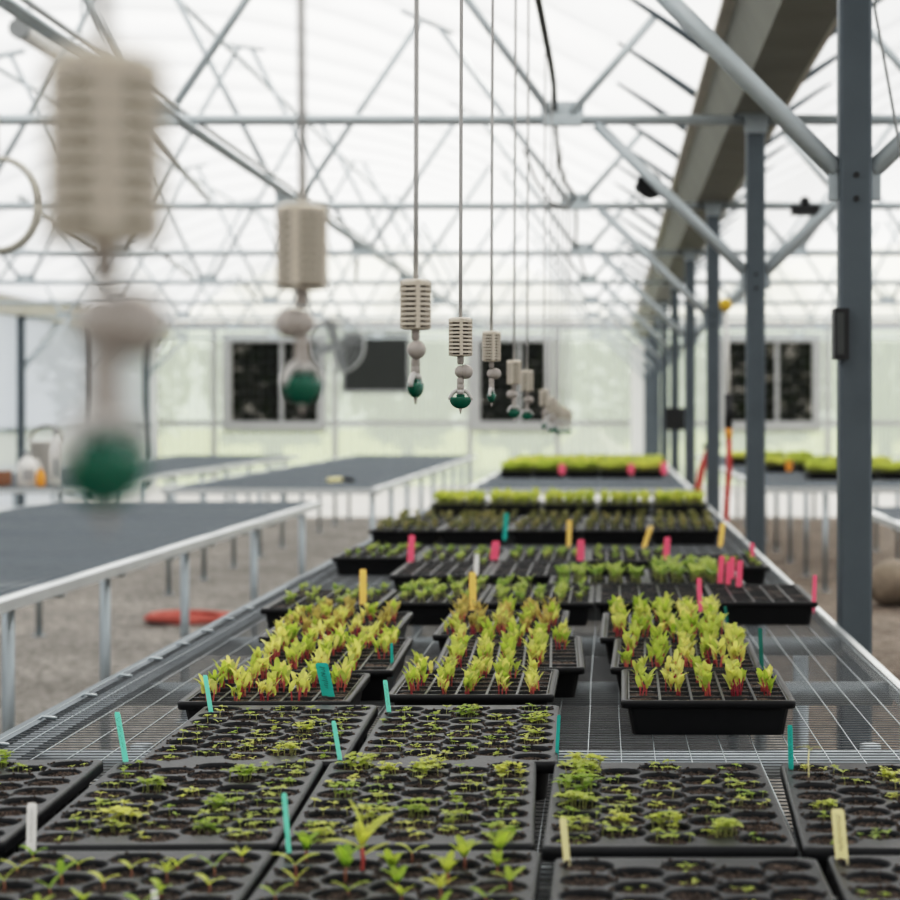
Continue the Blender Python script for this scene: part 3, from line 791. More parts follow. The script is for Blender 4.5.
deep_tray(-.715, -.435, 3.315, 3.675, 'deep tray of lime beet seedlings at left with a teal label at its front', GB, F('beet', .95, 1.1, lambda i, j: not (i == 4 and j < 2)), rr, 1, 6)
deep_tray(-.69, -.41, 3.715, 4.25, 'deep tray of crowded beet seedlings just behind the teal label tray', GB, F('beet', .95, 1.15, lambda i, j: not (i == 4 and j < 3)), rr, 1.5)
deep_tray(-.747, -.467, 4.27, 4.80, 'deep beet tray third back on the left, yellow label rising behind it', GB, lambda i, j, x, y, r: [('bronze' if r.random() < .45 else 'beet', 1.05)] if r.random() < .92 else [], rr, .5)
deep_tray(-.374, -.094, 3.395, 3.735, 'deep tray of beets in neat rows, middle column, nearest of three', GB, F('beet', .98, 1.05, lambda i, j: not (i == 4 and j > 3)), rr, 0, 6)
deep_tray(-.333, -.053, 3.755, 4.29, 'deep beet tray in the middle column, second, right side cells empty', GB, F('beet', .9, 1.15, lambda i, j: i < 4 or j > 4), rr, 1.5)
deep_tray(-.376, -.096, 4.31, 4.84, 'deep beet tray in the middle column, third, yellow label behind it', GB, lambda i, j, x, y, r: [('bronze' if r.random() < .6 else 'beet', 1.15)] if r.random() < .88 else [], rr, 0)
deep_tray(.026, .312, 3.325, 3.735, 'deep tray with tall black front wall standing alone, few beet seedlings, at right', GB, lambda i, j, x, y, r: [('beet', 1.2)] if j in (1, 2) or (j > 3 and r.random() < .6) else [], rr, -.5, 7)
deep_tray(.012, .292, 3.755, 4.24, 'deep beet tray behind the lone black fronted tray at right', GB, F('beet', .75, 1.25), rr, -1.2, 8)
deep_tray(-.012, .268, 4.255, 4.79, 'deep tray of bright green tall seedlings, third back on the right', GB, F('beet', .85, 1.3, lambda i, j: True), rr, -.5)
GE = 'deep trays across the middle of the bench'
deep_tray(-.847, -.572, 4.88, 5.41, 'deep tray with scattered small green seedlings on the far left of its row, yellow label', GE, F('green', .4, .9), rr)
deep_tray(-.553, -.323, 5.04, 5.57, 'narrow deep tray of thin green seedlings with a tall yellow label at its right', GE, F('green', .7, .95), rr)
deep_tray(-.313, -.038, 5.03, 5.56, 'deep tray of green seedlings right of the second yellow label', GE, F('green', .7, 1.0), rr)
deep_tray(-.03, .25, 5.05, 5.58, 'deep tray of bare cells behind the right hand green seedlings', GE, none, rr)
deep_tray(.266, .528, 5.05, 5.57, 'deep tray of bare brown soil near the right bench edge', GE, none, rr)
deep_tray(-.642, -.362, 5.88, 6.41, 'deep tray of bare cells between two pink labels, left of the white label', GE, F('green', .08, .8), rr)
deep_tray(-.353, -.073, 5.88, 6.41, 'deep tray of bare cells behind the green seedlings, white label at its left', GE, none, rr)
deep_tray(-.165, .107, 5.60, 5.86, 'short deep tray packed with bright green seedlings in rows', GE, F('green', 1.0, 1.35), rr, 0, 4)
deep_tray(.112, .384, 5.60, 6.13, 'deep tray of bright green seedlings with pink labels at its right side', GE, F('green', .95, 1.35, lambda i, j: i < 4), rr)
GG = 'deep trays of sparse sprouts behind the pink labels'
for x0, lab in ((-.91, 'deep tray of sparse sprouts overhanging the left, before the dark row'), (-.625, 'deep sparse sprout tray behind the leftmost pink label'), (-.345, 'deep sparse sprout tray behind the second pink label'), (-.065, 'deep sparse sprout tray behind the third pink label'), (.225, 'deep sparse sprout tray at the right bench edge behind clustered pink labels')):
    y0 = 6.6 if x0 < -.9 else (6.2 if x0 > .2 else 6.45)
    deep_tray(x0, x0 + .275, y0, y0 + .53, lab, GG, F('green', .45 if x0 < .2 else .3, .8), rr)
GH = 'deep trays of dull brownish seedlings in a double row'
names_h = ['leftmost', 'second from left', 'third from left, green label', 'fourth from left, yellow label', 'rightmost']
for row, y0 in ((0, 8.12), (1, 8.70)):
    for q in range(5):
        x0 = -.97 + q * .287 if row == 0 else -.955 + q * .287
        deep_tray(x0, x0 + .278, y0, y0 + .53, 'dull brown seedling tray, %s of the %s row' % (names_h[q].split(',')[0], 'nearer' if row == 0 else 'rear'), GH, F('olive', .48, 1.0 if row == 0 else 1.15), rr)
GI = 'deep trays of lush lime seedlings near the end of the bench'
for q in range(5):
    x0 = -.92 + q * .289
    deep_tray(x0, x0 + .28, 10.35, 10.88, 'lush lime seedling tray, %s across the end of the middle bench' % ['leftmost', 'second from left', 'central one', 'second from right', 'rightmost'][q], GI, lambda i, j, x, y, r: [('lime', 1.75)] * (2 if j < 3 else 1), rr)

# microgreen trays far away: the greens are an uncountable mat
def mat_mesh(W, L, seed):
    b = MB(); rs = random.Random(seed)
    for _ in range(420):
        x, y = rs.uniform(-W / 2 + .01, W / 2 - .01), rs.uniform(-L / 2 + .01, L / 2 - .01)
        h = rs.uniform(.05, .085) * (0.9 + .25 * math.sin(x * 30 + seed) * math.cos(y * 14))
        b.tube([(x, y, 0), (x + rs.uniform(-.008, .008), y, h)], .0012, 3, 1, False); a = rs.uniform(0, 6.28)
        for i in range(3): b.leaf((x, y, h - .004), a + i * 2.1, .024, .015, rs.uniform(.3, 1.1), rs.uniform(-.4, .5), 0, .2, .9, 2)
    return b.mesh('greens', ['leafmicro', 'stemgreen'])
MATS = [mat_mesh(.262, .53, s) for s in (1, 2, 3)]
def micro_tray(x0, y0, label, group, tall=1.0):
    key = (.262, .53, 9)
    if key not in CACHE: CACHE[key] = (deep_tray_mesh(.262, .53),) + insert_mesh(.262, .53, 9, 77)
    t = thing('microgreen_tray', label, 'seed tray', (x0 + .131, y0 + .265, BENCH + .001), 0, group)
    put('outer_tray', CACHE[key][0], t); put('soil', CACHE[key][2], t)
    g = put('greens', rr.choice(MATS), t, (0, 0, H - .02)); g['kind'] = 'stuff'; g.scale = (1, 1, tall)
for row in range(5):
    for q in range(5):
        x0 = -.885 + q * .272 + row * .012
        micro_tray(x0, 16.35 + row * .56, 'microgreen tray beyond the middle bench, %s in its %s row' % (['leftmost', 'second from left', 'central', 'second from right', 'rightmost'][q], ['nearest', 'second', 'third', 'fourth', 'rearmost'][row]), 'microgreen trays beyond the middle bench')
kl = [(1.60, 15.9, 'nearest microgreen tray at the left edge of the right bench'), (1.89, 15.9, 'nearest microgreen tray hidden partly by the tall front post'), (2.18, 15.9, 'nearest microgreen tray on the right bench, right of the tall front post'), (2.47, 15.9, 'nearest microgreen tray at the right frame edge'),
      (1.42, 17.9, 'microgreen tray with an orange tag on the right bench'), (1.71, 17.9, 'second tray of the middle microgreen row on the right bench'), (2.0, 17.9, 'third tray of the middle microgreen row on the right bench'), (2.29, 17.9, 'fourth tray of the middle microgreen row on the right bench'),
      (1.25, 20.3, 'farthest microgreen tray at the left edge of the right bench'), (1.54, 20.3, 'second tray of the farthest microgreen row on the right bench'), (1.83, 20.3, 'third tray of the farthest microgreen row on the right bench')]
for x0, y0, lab in kl: micro_tray(x0, y0, lab, 'microgreen trays on the right bench')

# ------------------------------------------------------------------ plant labels (stakes)
def stake(px, py, tx, ty, wpx, mat, label, h=RIM, script=0, group='plant labels pushed into the trays', yaw=0.0):
    p = on_tray(px, py, h); d = p.y
    ht = (py - ty) * d / 2000.0; lean = (tx - px) * d / 2000.0; w = wpx * d / 2000.0
    b = MB(); th = 0.0008; dz = 0.03
    def row(z, ww, off): return [(off - ww / 2, -th, z), (off + ww / 2, -th, z), (off + ww / 2, th, z), (off - ww / 2, th, z)]
    rows = [row(-dz, w * .15, -lean * dz / ht), row(-dz * .55, w, -lean * dz * .55 / ht), row(0, w, 0), row(ht * .95, w, lean * .95), row(ht, w * .72, lean)]
    b.v = [v for r_ in rows for v in r_]
    for i in range(4):
        for k in range(4): b.face([i * 4 + k, i * 4 + (k + 1) % 4, (i + 1) * 4 + (k + 1) % 4, (i + 1) * 4 + k])
    b.face([3, 2, 1, 0]); b.face([16, 17, 18, 19])
    t = b.build('plant_label', mat, None, tuple(p)); t.rotation_euler = (0, 0, yaw); tag(t, label, 'plant label', group)
    if script:
        c = MB(); rs = random.Random(px); z = ht * .88; 
        for k in range(script):
            z0 = ht * (.88 - .72 * k / script); z1 = z0 - ht * .72 / script * .8; o0 = lean * (z0 / ht); o1 = lean * (z1 / ht)
            a = w * rs.uniform(.12, .26); f = rs.choice((-1, 1))
            pts = [(o0 - a * f, -th - .0003, z0), (o0 + a * f, -th - .0003, z0 * .65 + z1 * .35), (o1 - a * f * .6, -th - .0003, z0 * .3 + z1 * .7), (o1 + a * f * .8, -th - .0003, z1)]
            c.tube(pts, max(.0002, w * .024), 4, 0, False)
        c.build('handwriting', 'ink', t)
    return t
stake(125, 757, 117, 712, 5.5, 'mint', 'mint label leaning left at the back corner of the left of centre plug tray', script=4)
stake(211, 712, 205, 675, 4.5, 'mint', 'mint label standing in front of the leftmost beet seedlings')
stake(389, 712, 385, 680, 4.5, 'mint', 'mint label between the left and middle beet trays', script=3)
stake(340, 760, 333.5, 721, 4.5, 'mint', 'mint label at the back left corner of the middle plug tray')
stake(289, 853, 284, 793, 5.0, 'mint', 'long thin mint label at the back left of the tallest seedling tray')
stake(31, 851, 32, 803, 9.5, 'tagwhite', 'white label with faint writing at bottom left between two plug trays', script=7)
stake(567, 862, 563, 818, 7.0, 'cream', 'plain cream label at the corner of the bottom right of centre plug tray')
stake(842, 859, 837.5, 809, 13, 'cream', 'wide yellow written label in the bottom right corner plug tray', script=8)
stake(791, 767, 790, 725, 5.0, 'teal', 'dark teal upright label at the back of the right edge plug tray', script=4)
stake(328, 694, 321.5, 663, 12.5, 'teal', 'wide teal written label among the left beet seedlings', script=5)
stake(557, 752, 559, 715, 3.5, 'teal', 'thin green label at the right edge of the rear middle plug tray')
stake(392, 662, 391.5, 643, 3.0, 'teal', 'tiny teal label at the right edge of the second left beet tray')
stake(761.5, 662, 760, 628, 4.0, 'darkteal', 'dark green label at the right edge of the second right beet tray')
stake(727, 622, 725, 606, 3.2, 'darkteal', 'small dark green label behind the bright green seedlings at right')
stake(363, 603, 363, 569, 7.0, 'yellow', 'yellow label above the left beet seedlings')
stake(473, 605, 472.5, 572, 7.0, 'yellow', 'yellow label above the middle beet seedlings')
stake(410.5, 560, 412, 535, 6.5, 'pink', 'leftmost pink label on the bench')
stake(494, 559, 496, 541, 8.0, 'pink', 'second pink label from the left, slightly tilted')
stake(580.5, 560, 581, 539.5, 7.5, 'pink', 'third pink label from the left, behind bare cells')
stake(666, 559, 667.5, 537, 6.5, 'pink', 'fourth pink label from the left, before the rightmost dark tray')
stake(720, 583, 722, 556, 5.5, 'pink', 'first of four clustered pink labels at right, partly hidden')
stake(728, 584, 729, 561, 5.0, 'pink', 'second of four clustered pink labels at right, shorter')
stake(731.5, 578, 732.5, 557, 5.0, 'pink', 'third of four clustered pink labels at right, tallest')
stake(739, 585, 740, 560.5, 6.0, 'pink', 'last of four clustered pink labels at right')
stake(700, 603, 699, 578, 5.0, 'pink', 'pink label between the two bare trays at right')
stake(814, 602, 815, 575, 4.0, 'pink', 'lone pink label at the outer corner of the bare soil tray')
stake(752.5, 556, 752, 543, 4.0, 'pink', 'faint pink label near the right bench edge')
stake(505, 534, 506.5, 513, 4.5, 'teal', 'green label in the dull brown seedling row')
stake(569, 540, 569.5, 520, 5.0, 'yellow', 'upright yellow label in the dull brown seedling row')
stake(646, 541, 651, 526, 5.5, 'yellow', 'tilted yellow label in the dull brown seedling row')
stake(721, 540, 723, 523, 5.0, 'yellow', 'yellow label at the right end of the dull brown seedling row')
stake(476, 574, 477, 554, 5.0, 'tagwhite', 'white label between two bare trays near the second pink label')
stake(155, 899, 154, 890, 7.0, 'tagwhite', 'white label just entering at the bottom edge, lower left')
for px, ty, lab in ((562, 466, 'pink tag on the front of the far microgreen trays, left'), (631, 466, 'pink tag on the front of the far microgreen trays, middle'), (664, 464, 'pink tag on the front corner of the far microgreen trays, right')):
    stake(px, 471, px, ty - 2, 6.5, 'pink', lab, h=RIM + .003, group='pink tags on the far trays')
stake(789, 468, 789, 461, 7, 'orange', 'orange tag on a microgreen tray on the right bench')

# ------------------------------------------------------------------ hanging misting nozzles
def nozzle_meshes():
    out = {}
    b = MB(); n_ = 24; prof = [(.004, .062), (.0145, .062), (.0172, .0605), (.0182, .0585)]
    z = .0575
    for k in range(9):
        prof += [(.0184, z), (.0184, z - .0034), (.0125, z - .0036), (.0125, z - .0060)]
        z -= .0061
    prof += [(.0184, z), (.0180, z - .0015), (.0150, .0005), (.0120, 0), (.004, 0)]
    b.lathe(prof, n_, 0, (0, 0, 0), False)
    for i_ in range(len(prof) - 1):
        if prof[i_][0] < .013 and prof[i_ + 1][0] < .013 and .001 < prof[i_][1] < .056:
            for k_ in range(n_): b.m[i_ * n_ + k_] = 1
    for a in range(4):
        rot = Matrix.Rotation(a * PI / 2, 3, 'Z'); b.box(rot @ Vector((.0153, 0, .031)), (.007, .0052, .058), 0, rot)
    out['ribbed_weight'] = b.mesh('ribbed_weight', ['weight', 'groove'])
    b = MB(); b.lathe([(.004, .001), (.0052, 0), (.0052, -.0105), (.0045, -.011), (.0045, -.013)], 14); out['collar'] = b.mesh('collar', 'fitting')
    b = MB(); b.ball((.0085, 0, -.0245), .0116); b.ball((.0005, 0, -.0245), .0100)
    b.tube([(.0035, 0, -.0245), (.0050, 0, -.0245)], .0113, 18); out['check_valve'] = b.mesh('check_valve', 'fitting')
    b = MB(); b.lathe([(.0045, -.034), (.0056, -.036), (.0056, -.044), (.005, -.045), (.0058, -.046), (.0058, -.053), (.0048, -.054)], 14); out['connector'] = b.mesh('connector', 'fitting')
    b = MB(); sx, sy = 1.0, .45; c = (0, 0, -.070)
    # milky bridge: two arms curving from the connector round to the bowl
    for s_ in (-1, 1):
        pts = [(s_ * .0165 * math.sin(a), 0, -.070 + .0165 * math.cos(a)) for a in [PI * .5 * q / 7 for q in range(8)]]
        b.tube(pts, .0034, 8)
    b.lathe([(.0045, -.053), (.0062, -.054), (.0062, -.060), (.003, -.061)], 12); out['nozzle_bridge'] = b.mesh('nozzle_bridge', 'clear')
    b = MB(); m_ = 7; prof = [(max(.0004, .0172 * math.sin(PI / 2 * i / m_)), -.069 - .0148 * math.cos(PI / 2 * i / m_)) for i in range(m_ + 1)] + [(.0172, -.0665), (.0165, -.0655), (.004, -.0650)]
    b.lathe(prof, 20, 0, (0, 0, 0), True, 1, .52); b.box((0, 0, -.0665), (.013, .0095, .011)); out['nozzle_bowl'] = b.mesh('nozzle_bowl', 'emerald')
    b = MB(); b.lathe([(.0022, -.083), (.0022, -.087), (.0012, -.0885), (.0010, -.0915)], 10); out['tip'] = b.mesh('tip', 'fitting')
    return out
NZ = nozzle_meshes()
PIPEZ = CH + 0.05
# x in the picture, depth, height of the weight's middle above the eye, turn, sway
HANG = [(105, .64, .084, .3), (302, 1.45, .120, 3.0), (415.5, 2.46, .132, -1.3), (460.5, 3.20, .120, .15), (491.5, 4.05, .133, .3), (514, 5.05, .100, 2.8), (527, 5.85, .091, .3), (544, 7.4, .052, .9), (550, 8.25, .03, .2), (555, 9.1, .02, 2.0), (559, 10.0, .0, .7), (562.5, 10.9, .0, 1.9), (566, 11.8, -.01, .3), (569, 12.7, -.02, 1.0)]
for k, (px, d, zc, turn) in enumerate(HANG):
    x = (px - 608) * d / 2000; z0 = EYE + zc - .031
    note = ['hanging closest to the camera, heavily blurred', 'second in line, blurred', 'third in line, green tip turned edge on', 'fourth in line, sharpest, with wide green bowl', 'fifth in line, small sharp narrow green tip', 'sixth in line, before the far window', 'seventh in line, close behind the sixth'][k] if k < 7 else '%s in line, among the small cluster far along the row' % ORD[k]
    t = thing('hanging_nozzle', 'misting nozzle with ribbed weight, %s' % note, 'nozzle', (x, d, z0), turn, 'misting nozzles hung in a row over the bench')
    xt = -.232 - x; L = PIPEZ - z0; c, s_ = math.cos(-turn), math.sin(-turn)
    b = MB(); pts = []
    for q in range(9):
        f = q / 8; dx = xt * f; dy = .004 * math.sin(f * 5 + k)
        pts.append((dx * c - dy * s_, dx * s_ + dy * c, .060 + (L - .060) * f))
    b.tube(pts, .0031, 8); b.build('drop_tube', 'tube', t)
    wob = 0 if k > 2 else (.003, -.002, 0)[k]
    nt_ = (1.0, .85, 1.3, .1, 1.4, .5, .3)[k] if k < 7 else R.uniform(0, 3)
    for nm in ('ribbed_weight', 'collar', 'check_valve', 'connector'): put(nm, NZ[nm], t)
    put('nozzle_bridge', NZ['nozzle_bridge'], t, None, None, nt_ - turn)
    o = put('nozzle_bowl', NZ['nozzle_bowl'], t, None, 'green bowl of the nozzle', nt_ - turn); put('tip', NZ['tip'], o)
# black supply hose draped over the tie beams
b = MB(); pts = []
ys = [1.0, 3.0] + TY[:5]
for i in range(len(ys) - 1):
    for q in range(12):
        f = q / 12; y = ys[i] + (ys[i + 1] - ys[i]) * f
        pts.append((-.228 + .02 * math.sin(y * 1.1), y, PIPEZ - .07 * math.sin(PI * f) ** 2 * (1 if i > 1 else .1)))
pts.append((-.228, TY[4], PIPEZ))
b.tube(pts, .011, 8); tag(b.build('supply_hose', 'hoseblack'), 'black irrigation hose draped lengthways over the tie beams above the nozzles', 'hose')
b = MB(); b.tube([(-.20, TY[2], CH + .06), (-.26, TY[2] - .03, CH - .02), (-.36, TY[2] - .03, CH + .02), (-.46, TY[2] - .02, CH + .18), (-.52, TY[2], CH + .35)], .009, 8); tag(b.build('hose_loop', 'hoseblack'), 'black hose end looped round the third tie beam', 'hose')

# ------------------------------------------------------------------ fixtures
t = thing('control_box', 'black rectangular control box fixed to the left face of the front post', 'box', (.588, 5.06, EYE + .135))
b = MB(); b.box((0, 0, .062), (.036, .07, .128)); b.build('housing', 'boxblack', t)
b = MB(); b.box((-.004, -.036, .062), (.018, .004, .105)); b.build('cover', 'shutter', t)
t = thing('switch_box', 'small black switch box on the far posts above the microgreens', 'box', (.575, 17.2, EYE - .16))
b = MB(); b.box((0, 0, .1), (.17, .09, .19)); b.build('housing', 'boxblack', t)
b = MB(); b.box((0, -.05, .1), (.10, .012, .12)); b.build('cover', 'boxblack', t)
t = thing('junction_box', 'black junction box with a knob sitting on the third tie beam at right', 'box', (1.22, TY[2] - .03, CH - .03))
b = MB(); b.box((0, 0, .0), (.17, .10, .06)); b.build('housing', 'boxblack', t)
b = MB(); b.lathe([(.02, .03), (.03, .05), (.03, .07), (.012, .085)], 12); b.build('knob', 'boxblack', t)
t = thing('hanging_horn', 'small round black horn on the knee brace of the second truss', 'speaker', (.165, TY[1] + .1, EYE + 1.0))
b = MB(); b.lathe([(.03, -.05), (.035, 0), (.06, .04), (.062, .05)], 16, 0); o = b.build('horn', 'boxblack', t); o.rotation_euler = (PI / 2, 0, .4)
b = MB(); b.box((.05, 0, -.02), (.10, .03, .05)); b.build('bracket', 'boxblack', t)
# watering wand hanging on a red hose
xw = .66
t = thing('watering_wand', 'red hose and pale watering wand hanging upright beside the third post', 'hose', (xw, 11.25, 0))
b = MB(); b.tube([(0, 0, EYE + .56), (.012, 0, EYE + .35), (.018, 0, EYE + .10)], .013, 8); b.build('wand_tube', 'white', t)
b = MB(); b.lathe([(.02, -.03), (.034, -.01), (.034, .02), (.018, .035)], 12, 0, (0, -.02, EYE + .60)); b.build('valve_handle', 'brass', t)
b = MB(); b.tube([(.018, 0, EYE + .10), (.018, 0, EYE - .09)], .022, 8); b.build('grip', 'boxblack', t)
b = MB(); b.tube([(.018, 0, EYE - .09), (.020, 0, EYE - .15)], .02, 8); b.build('coupling', 'orange', t)
b = MB(); b.tube([(.020, 0, EYE - .15), (.022, 0, EYE - .30), (.008, 0, EYE - .5), (-.005, 0, EYE - .75), (.0, .05, .3), (.03, .1, .012)], .017, 8); b.build('hose', 'red', t)
t = thing('hanging_hose', 'short curved red hose hung between far posts above the lime seedlings', 'hose', (.80, 15.6, 0))
b = MB(); b.tube([(0, 0, EYE - .27), (-.03, 0, EYE - .33), (-.07, 0, EYE - .45), (-.10, 0, EYE - .62), (-.15, 0, EYE - .9), (-.15, .02, .02)], .028, 8); b.build('hose', 'red', t)
b = MB(); b.tube([(-.06, 0, EYE - .27), (.08, 0, EYE - .25)], .018, 8); b.build('hook', 'boxblack', t)
# coiled red hose on the gravel
b = MB(); pts = []
for i in range(90):
    a = i / 90 * 2 * PI * 3.6; r_ = .17 + .035 * (i / 90) + .02 * math.sin(i * .7)
    pts.append((r_ * math.cos(a) * 1.25, r_ * math.sin(a), .016 + .018 * (i / 90) * 2))
b.tube(pts, .015, 8); tag(b.build('coiled_hose', 'reddust', None, (-2.58, 12.3, 0)), 'coiled red hose lying on the gravel beyond the left bench', 'hose')
# hose loop at top left, hung from a tie beam
b = MB(); pts = [(.175 * math.cos(a), 0, .2 * math.sin(a)) for a in [2 * PI * i / 32 for i in range(33)]]
b.tube(pts, .012, 8); b.tube([(x * 1.03, .03, z * 1.02) for x, _, z in pts], .012, 8); b.tube([(0, .015, .2), (0, .015, .40)], .005, 6)
tag(b.build('hose_hoop', 'beigehose', None, (-2.66, TY[1] - .05, EYE + .905)), 'pale hose hoop hanging from the second tie beam at the left frame edge', 'hose')
# light tube at top left
t = thing('tube_light', 'pale tubular light fixture slung lengthways under the roof at top left', 'light', (-3.5, 12.7, EYE + 2.28))
b = MB(); b.tube([(0, -.8, 0), (0, .8, 0)], .055, 12); b.build('diffuser', 'white', t)
for y in (-.8, .8):
    b = MB(); b.tube([(0, y - .03, 0), (0, y + .03, 0)], .062, 12); b.build('end_cap', 'boxgrey', t)
for y in (-.6, .6):
    b = MB(); b.tube([(0, y, .05), (0, y, arch_z(-3.5, XL, XC) - .1 - EYE - 2.28)], .006, 6); b.build('hanger', 'steel', t)
# circulation fan
t = thing('circulation_fan', 'round grey circulation fan with wire guard before the end wall', 'fan', (-3.42, 25.2, EYE + .84))
b = MB()
for r_ in (.08, .15, .22, .29, .34):
    for y in (-.09, .09): b.tube([(r_ * math.cos(2 * PI * i / 32), y * (1 - r_ * .6), r_ * math.sin(2 * PI * i / 32)) for i in range(33)], .005, 5)
for i in range(16):
    a = 2 * PI * i / 16
    for s_ in (-1, 1): b.tube([(.05 * math.cos(a), s_ * .09, .05 * math.sin(a)), (.34 * math.cos(a), s_ * .07, .34 * math.sin(a))], .003, 4)
b.build('guard', 'fan', t)
b = MB(); N = 40; rr_ = [(.345, -.07), (.36, -.07), (.36, .07), (.345, .07)]
for i in range(N):
    for r_, y in rr_: b.v.append((r_ * math.cos(2 * PI * i / N), y, r_ * math.sin(2 * PI * i / N)))
for i in range(N):
    for k in range(4): b.face([i * 4 + k, i * 4 + (k + 1) % 4, ((i + 1) % N) * 4 + (k + 1) % 4, ((i + 1) % N) * 4 + k])
b.build('shroud', 'fan', t)
for i in range(4):
    b = MB(); a = i * PI / 2 + .3; rot = Matrix.Rotation(-a, 3, 'Y') @ Matrix.Rotation(.5, 3, 'X')
    b.box(rot @ Vector((.19, 0, 0)), (.26, .006, .13), 0, rot); b.build('blade', 'boxgrey', t)
b = MB(); b.tube([(0, -.06, 0), (0, .16, 0)], .06, 12); b.build('motor', 'boxgrey', t)
b = MB(); b.tube([(0, .1, .34), (0, .1, CH - EYE - .84)], .012, 6); b.build('hanger', 'steel', t)
# thin cable at the right of the front post
b = MB(); b.tube([(.675, 5.0, EYE + 1.25), (.665, 4.98, EYE + 1.0), (.70, 4.97, EYE + .8), (.735, 4.97, EYE + .6), (.78, 5.0, EYE + .42)], .004, 6); tag(b.build('hanging_cable', 'boxgrey'), 'thin grey cable hanging beside the top of the front post', 'cable')
# jugs and timber on the far left bench
def jug(x, y, s, label, mat='white', sz=None):
    t = thing('plastic_jug', label, 'jug', (x, y, BENCH + .002), .4, 'containers at the near end of the far left bench')
    b = MB(); b.lathe([(.07, 0), (.078, .01), (.078, .16), (.06, .20), (.028, .23), (.028, .25)], 16); o = b.build('body', mat, t); o.scale = (s, s, sz or s)
    c = MB(); c.lathe([(.032, .25), (.032, .275), (.01, .278)], 12); c.build('cap', 'boxgrey', o)
    c = MB(); c.tube([(.05, 0, .21), (.085, 0, .20), (.085, 0, .13), (.074, 0, .11)], .011, 6); c.build('handle', mat, o)
    c = MB(); c.box((0, -.078, .09), (.09, .004, .09)); c.build('paper_label', 'framegrey', o)
jug(-4.21, 14.5, .92, 'white jug with a grey label, nearest at the far left bench end')
jug(-4.07, 14.75, .6, 'tall narrow white bottle right of the labelled jug', 'white', 1.45)
t = thing('bucket', 'pale bucket with dark arched handle behind the white jugs', 'bucket', (-4.32, 15.4, BENCH + .002), 0, 'containers at the near end of the far left bench')
b = MB(); b.lathe([(.10, 0), (.13, .30), (.137, .30), (.137, .32), (.125, .32)], 20); b.build('pail', 'white', t)
b = MB(); b.tube([(.135 * math.cos(a), 0, .30 + .13 * math.sin(a)) for a in [PI * i / 14 for i in range(15)]], .01, 6); b.build('handle', 'bark', t)
t = thing('spray_bottle', 'small orange bottle between the white jugs', 'bottle', (-4.09, 14.42, BENCH + .002), 0, 'containers at the near end of the far left bench')
b = MB(); b.lathe([(.03, 0), (.034, .01), (.034, .09), (.014, .12), (.014, .14)], 12); b.build('body', 'orange', t)
b = MB(); b.lathe([(.017, .13), (.017, .155)], 10); b.build('cap', 'white', t)
t = thing('timber_crate', 'low brown wooden crate at the left frame edge on the far bench', 'crate', (-4.62, 14.5, BENCH + .002))
for i, z in enumerate((.035, .085)):
    for y in (-.15, .15):
        b = MB(); b.box((0, y, z), (.50, .018, .042)); b.build('side_board', 'wood', t)
for x in (-.24, .24):
    b = MB(); b.box((x, 0, .06), (.018, .30, .10)); b.build('end_board', 'wood', t)
b = MB(); b.box((0, 0, .008), (.48, .30, .012)); b.build('bottom_board', 'wood', t)
t = thing('hand_tool', 'small pale hand tool with a dark end lying on the rear left bench', 'tool', (-2.05, 15.3, BENCH + .002), .5)
b = MB(); b.tube([(-.10, 0, .02), (.02, 0, .025)], .018, 8); b.build('handle', 'cream', t)
b = MB(); b.box((.06, 0, .02), (.09, .06, .03), 0, Matrix.Rotation(.2, 3, 'Y')); b.build('blade', 'boxblack', t)
# straw roll on the right aisle
b = MB()
N, K = 26, 14
for i in range(N + 1):
    f = i / N; rad = .17 * (1 - (2 * f - 1) ** 8 * .5)
    for k in range(K):
        a = 2 * PI * k / K; w = 1 + .22 * noise.noise(Vector((f * 6, math.cos(a) * 1.5, math.sin(a) * 1.5)))
        b.v.append((-.45 + .9 * f, math.cos(a) * rad * w, max(.0, .15 + math.sin(a) * rad * .9 * w)))
for i in range(N):
    for k in range(K): b.face([i * K + k, i * K + (k + 1) % K, (i + 1) * K + (k + 1) % K, (i + 1) * K + k], 0, True)
b.face(list(range(K))); b.face([N * K + k for k in range(K)][::-1])
tag(b.build('straw_roll', 'straw', None, (2.2, 13.4, 0)), 'brown straw roll lying on the ground right of the front post', 'straw roll')

# ------------------------------------------------------------------ outside, seen through the sheets
b = MB(); N = 24; o = 0
for i in range(9):
    f = i / 8
    for k in range(N):
        a = 2 * PI * k / N; r_ = 1.5 * f * (1 + .12 * noise.noise(Vector((math.cos(a) * 2, math.sin(a) * 2, f))))
        b.v.append((r_ * math.cos(a), r_ * math.sin(a), 1.15 * (1 - f) ** 1.15 + .05 * noise.noise(Vector((a, f * 5, 1)))))
for i in range(8):
    for k in range(N): b.face([i * N + k, (i + 1) * N + k, (i + 1) * N + (k + 1) % N, i * N + (k + 1) % N], 0, True)
tag(b.build('gravel_heap', 'pile', None, (-.35, 39.5, -.02)), 'pinkish gravel heap outside beyond the end wall', 'gravel heap')
def tree(x, y, h, w, mat, label, seed):
    rs = random.Random(seed); t = thing('garden_tree', label, 'tree', (x, y, -.02), 0, 'trees beyond the end wall')
    b = MB(); b.tube([(0, 0, 0), (.05, 0, h * .3), (0, .05, h * .6)], [w * .06, w * .045, w * .02], 8); b.build('trunk', 'bark', t)
    b = MB()
    for _ in range(1500):
        a, q = rs.uniform(0, 6.28), rs.random() ** .5; zz = rs.random(); rad = w / 2 * q * math.sin(PI * min(1, .12 + zz * .86)) ** .6
        b.leaf((rad * math.cos(a), rad * math.sin(a), h * (.12 + .86 * zz)), rs.uniform(0, 6.28), rs.uniform(.25, .5), .3, rs.uniform(-.6, 1.2), rs.uniform(-.8, .6), 0, .2, .9, 2)
    b.build('crown', mat, t)
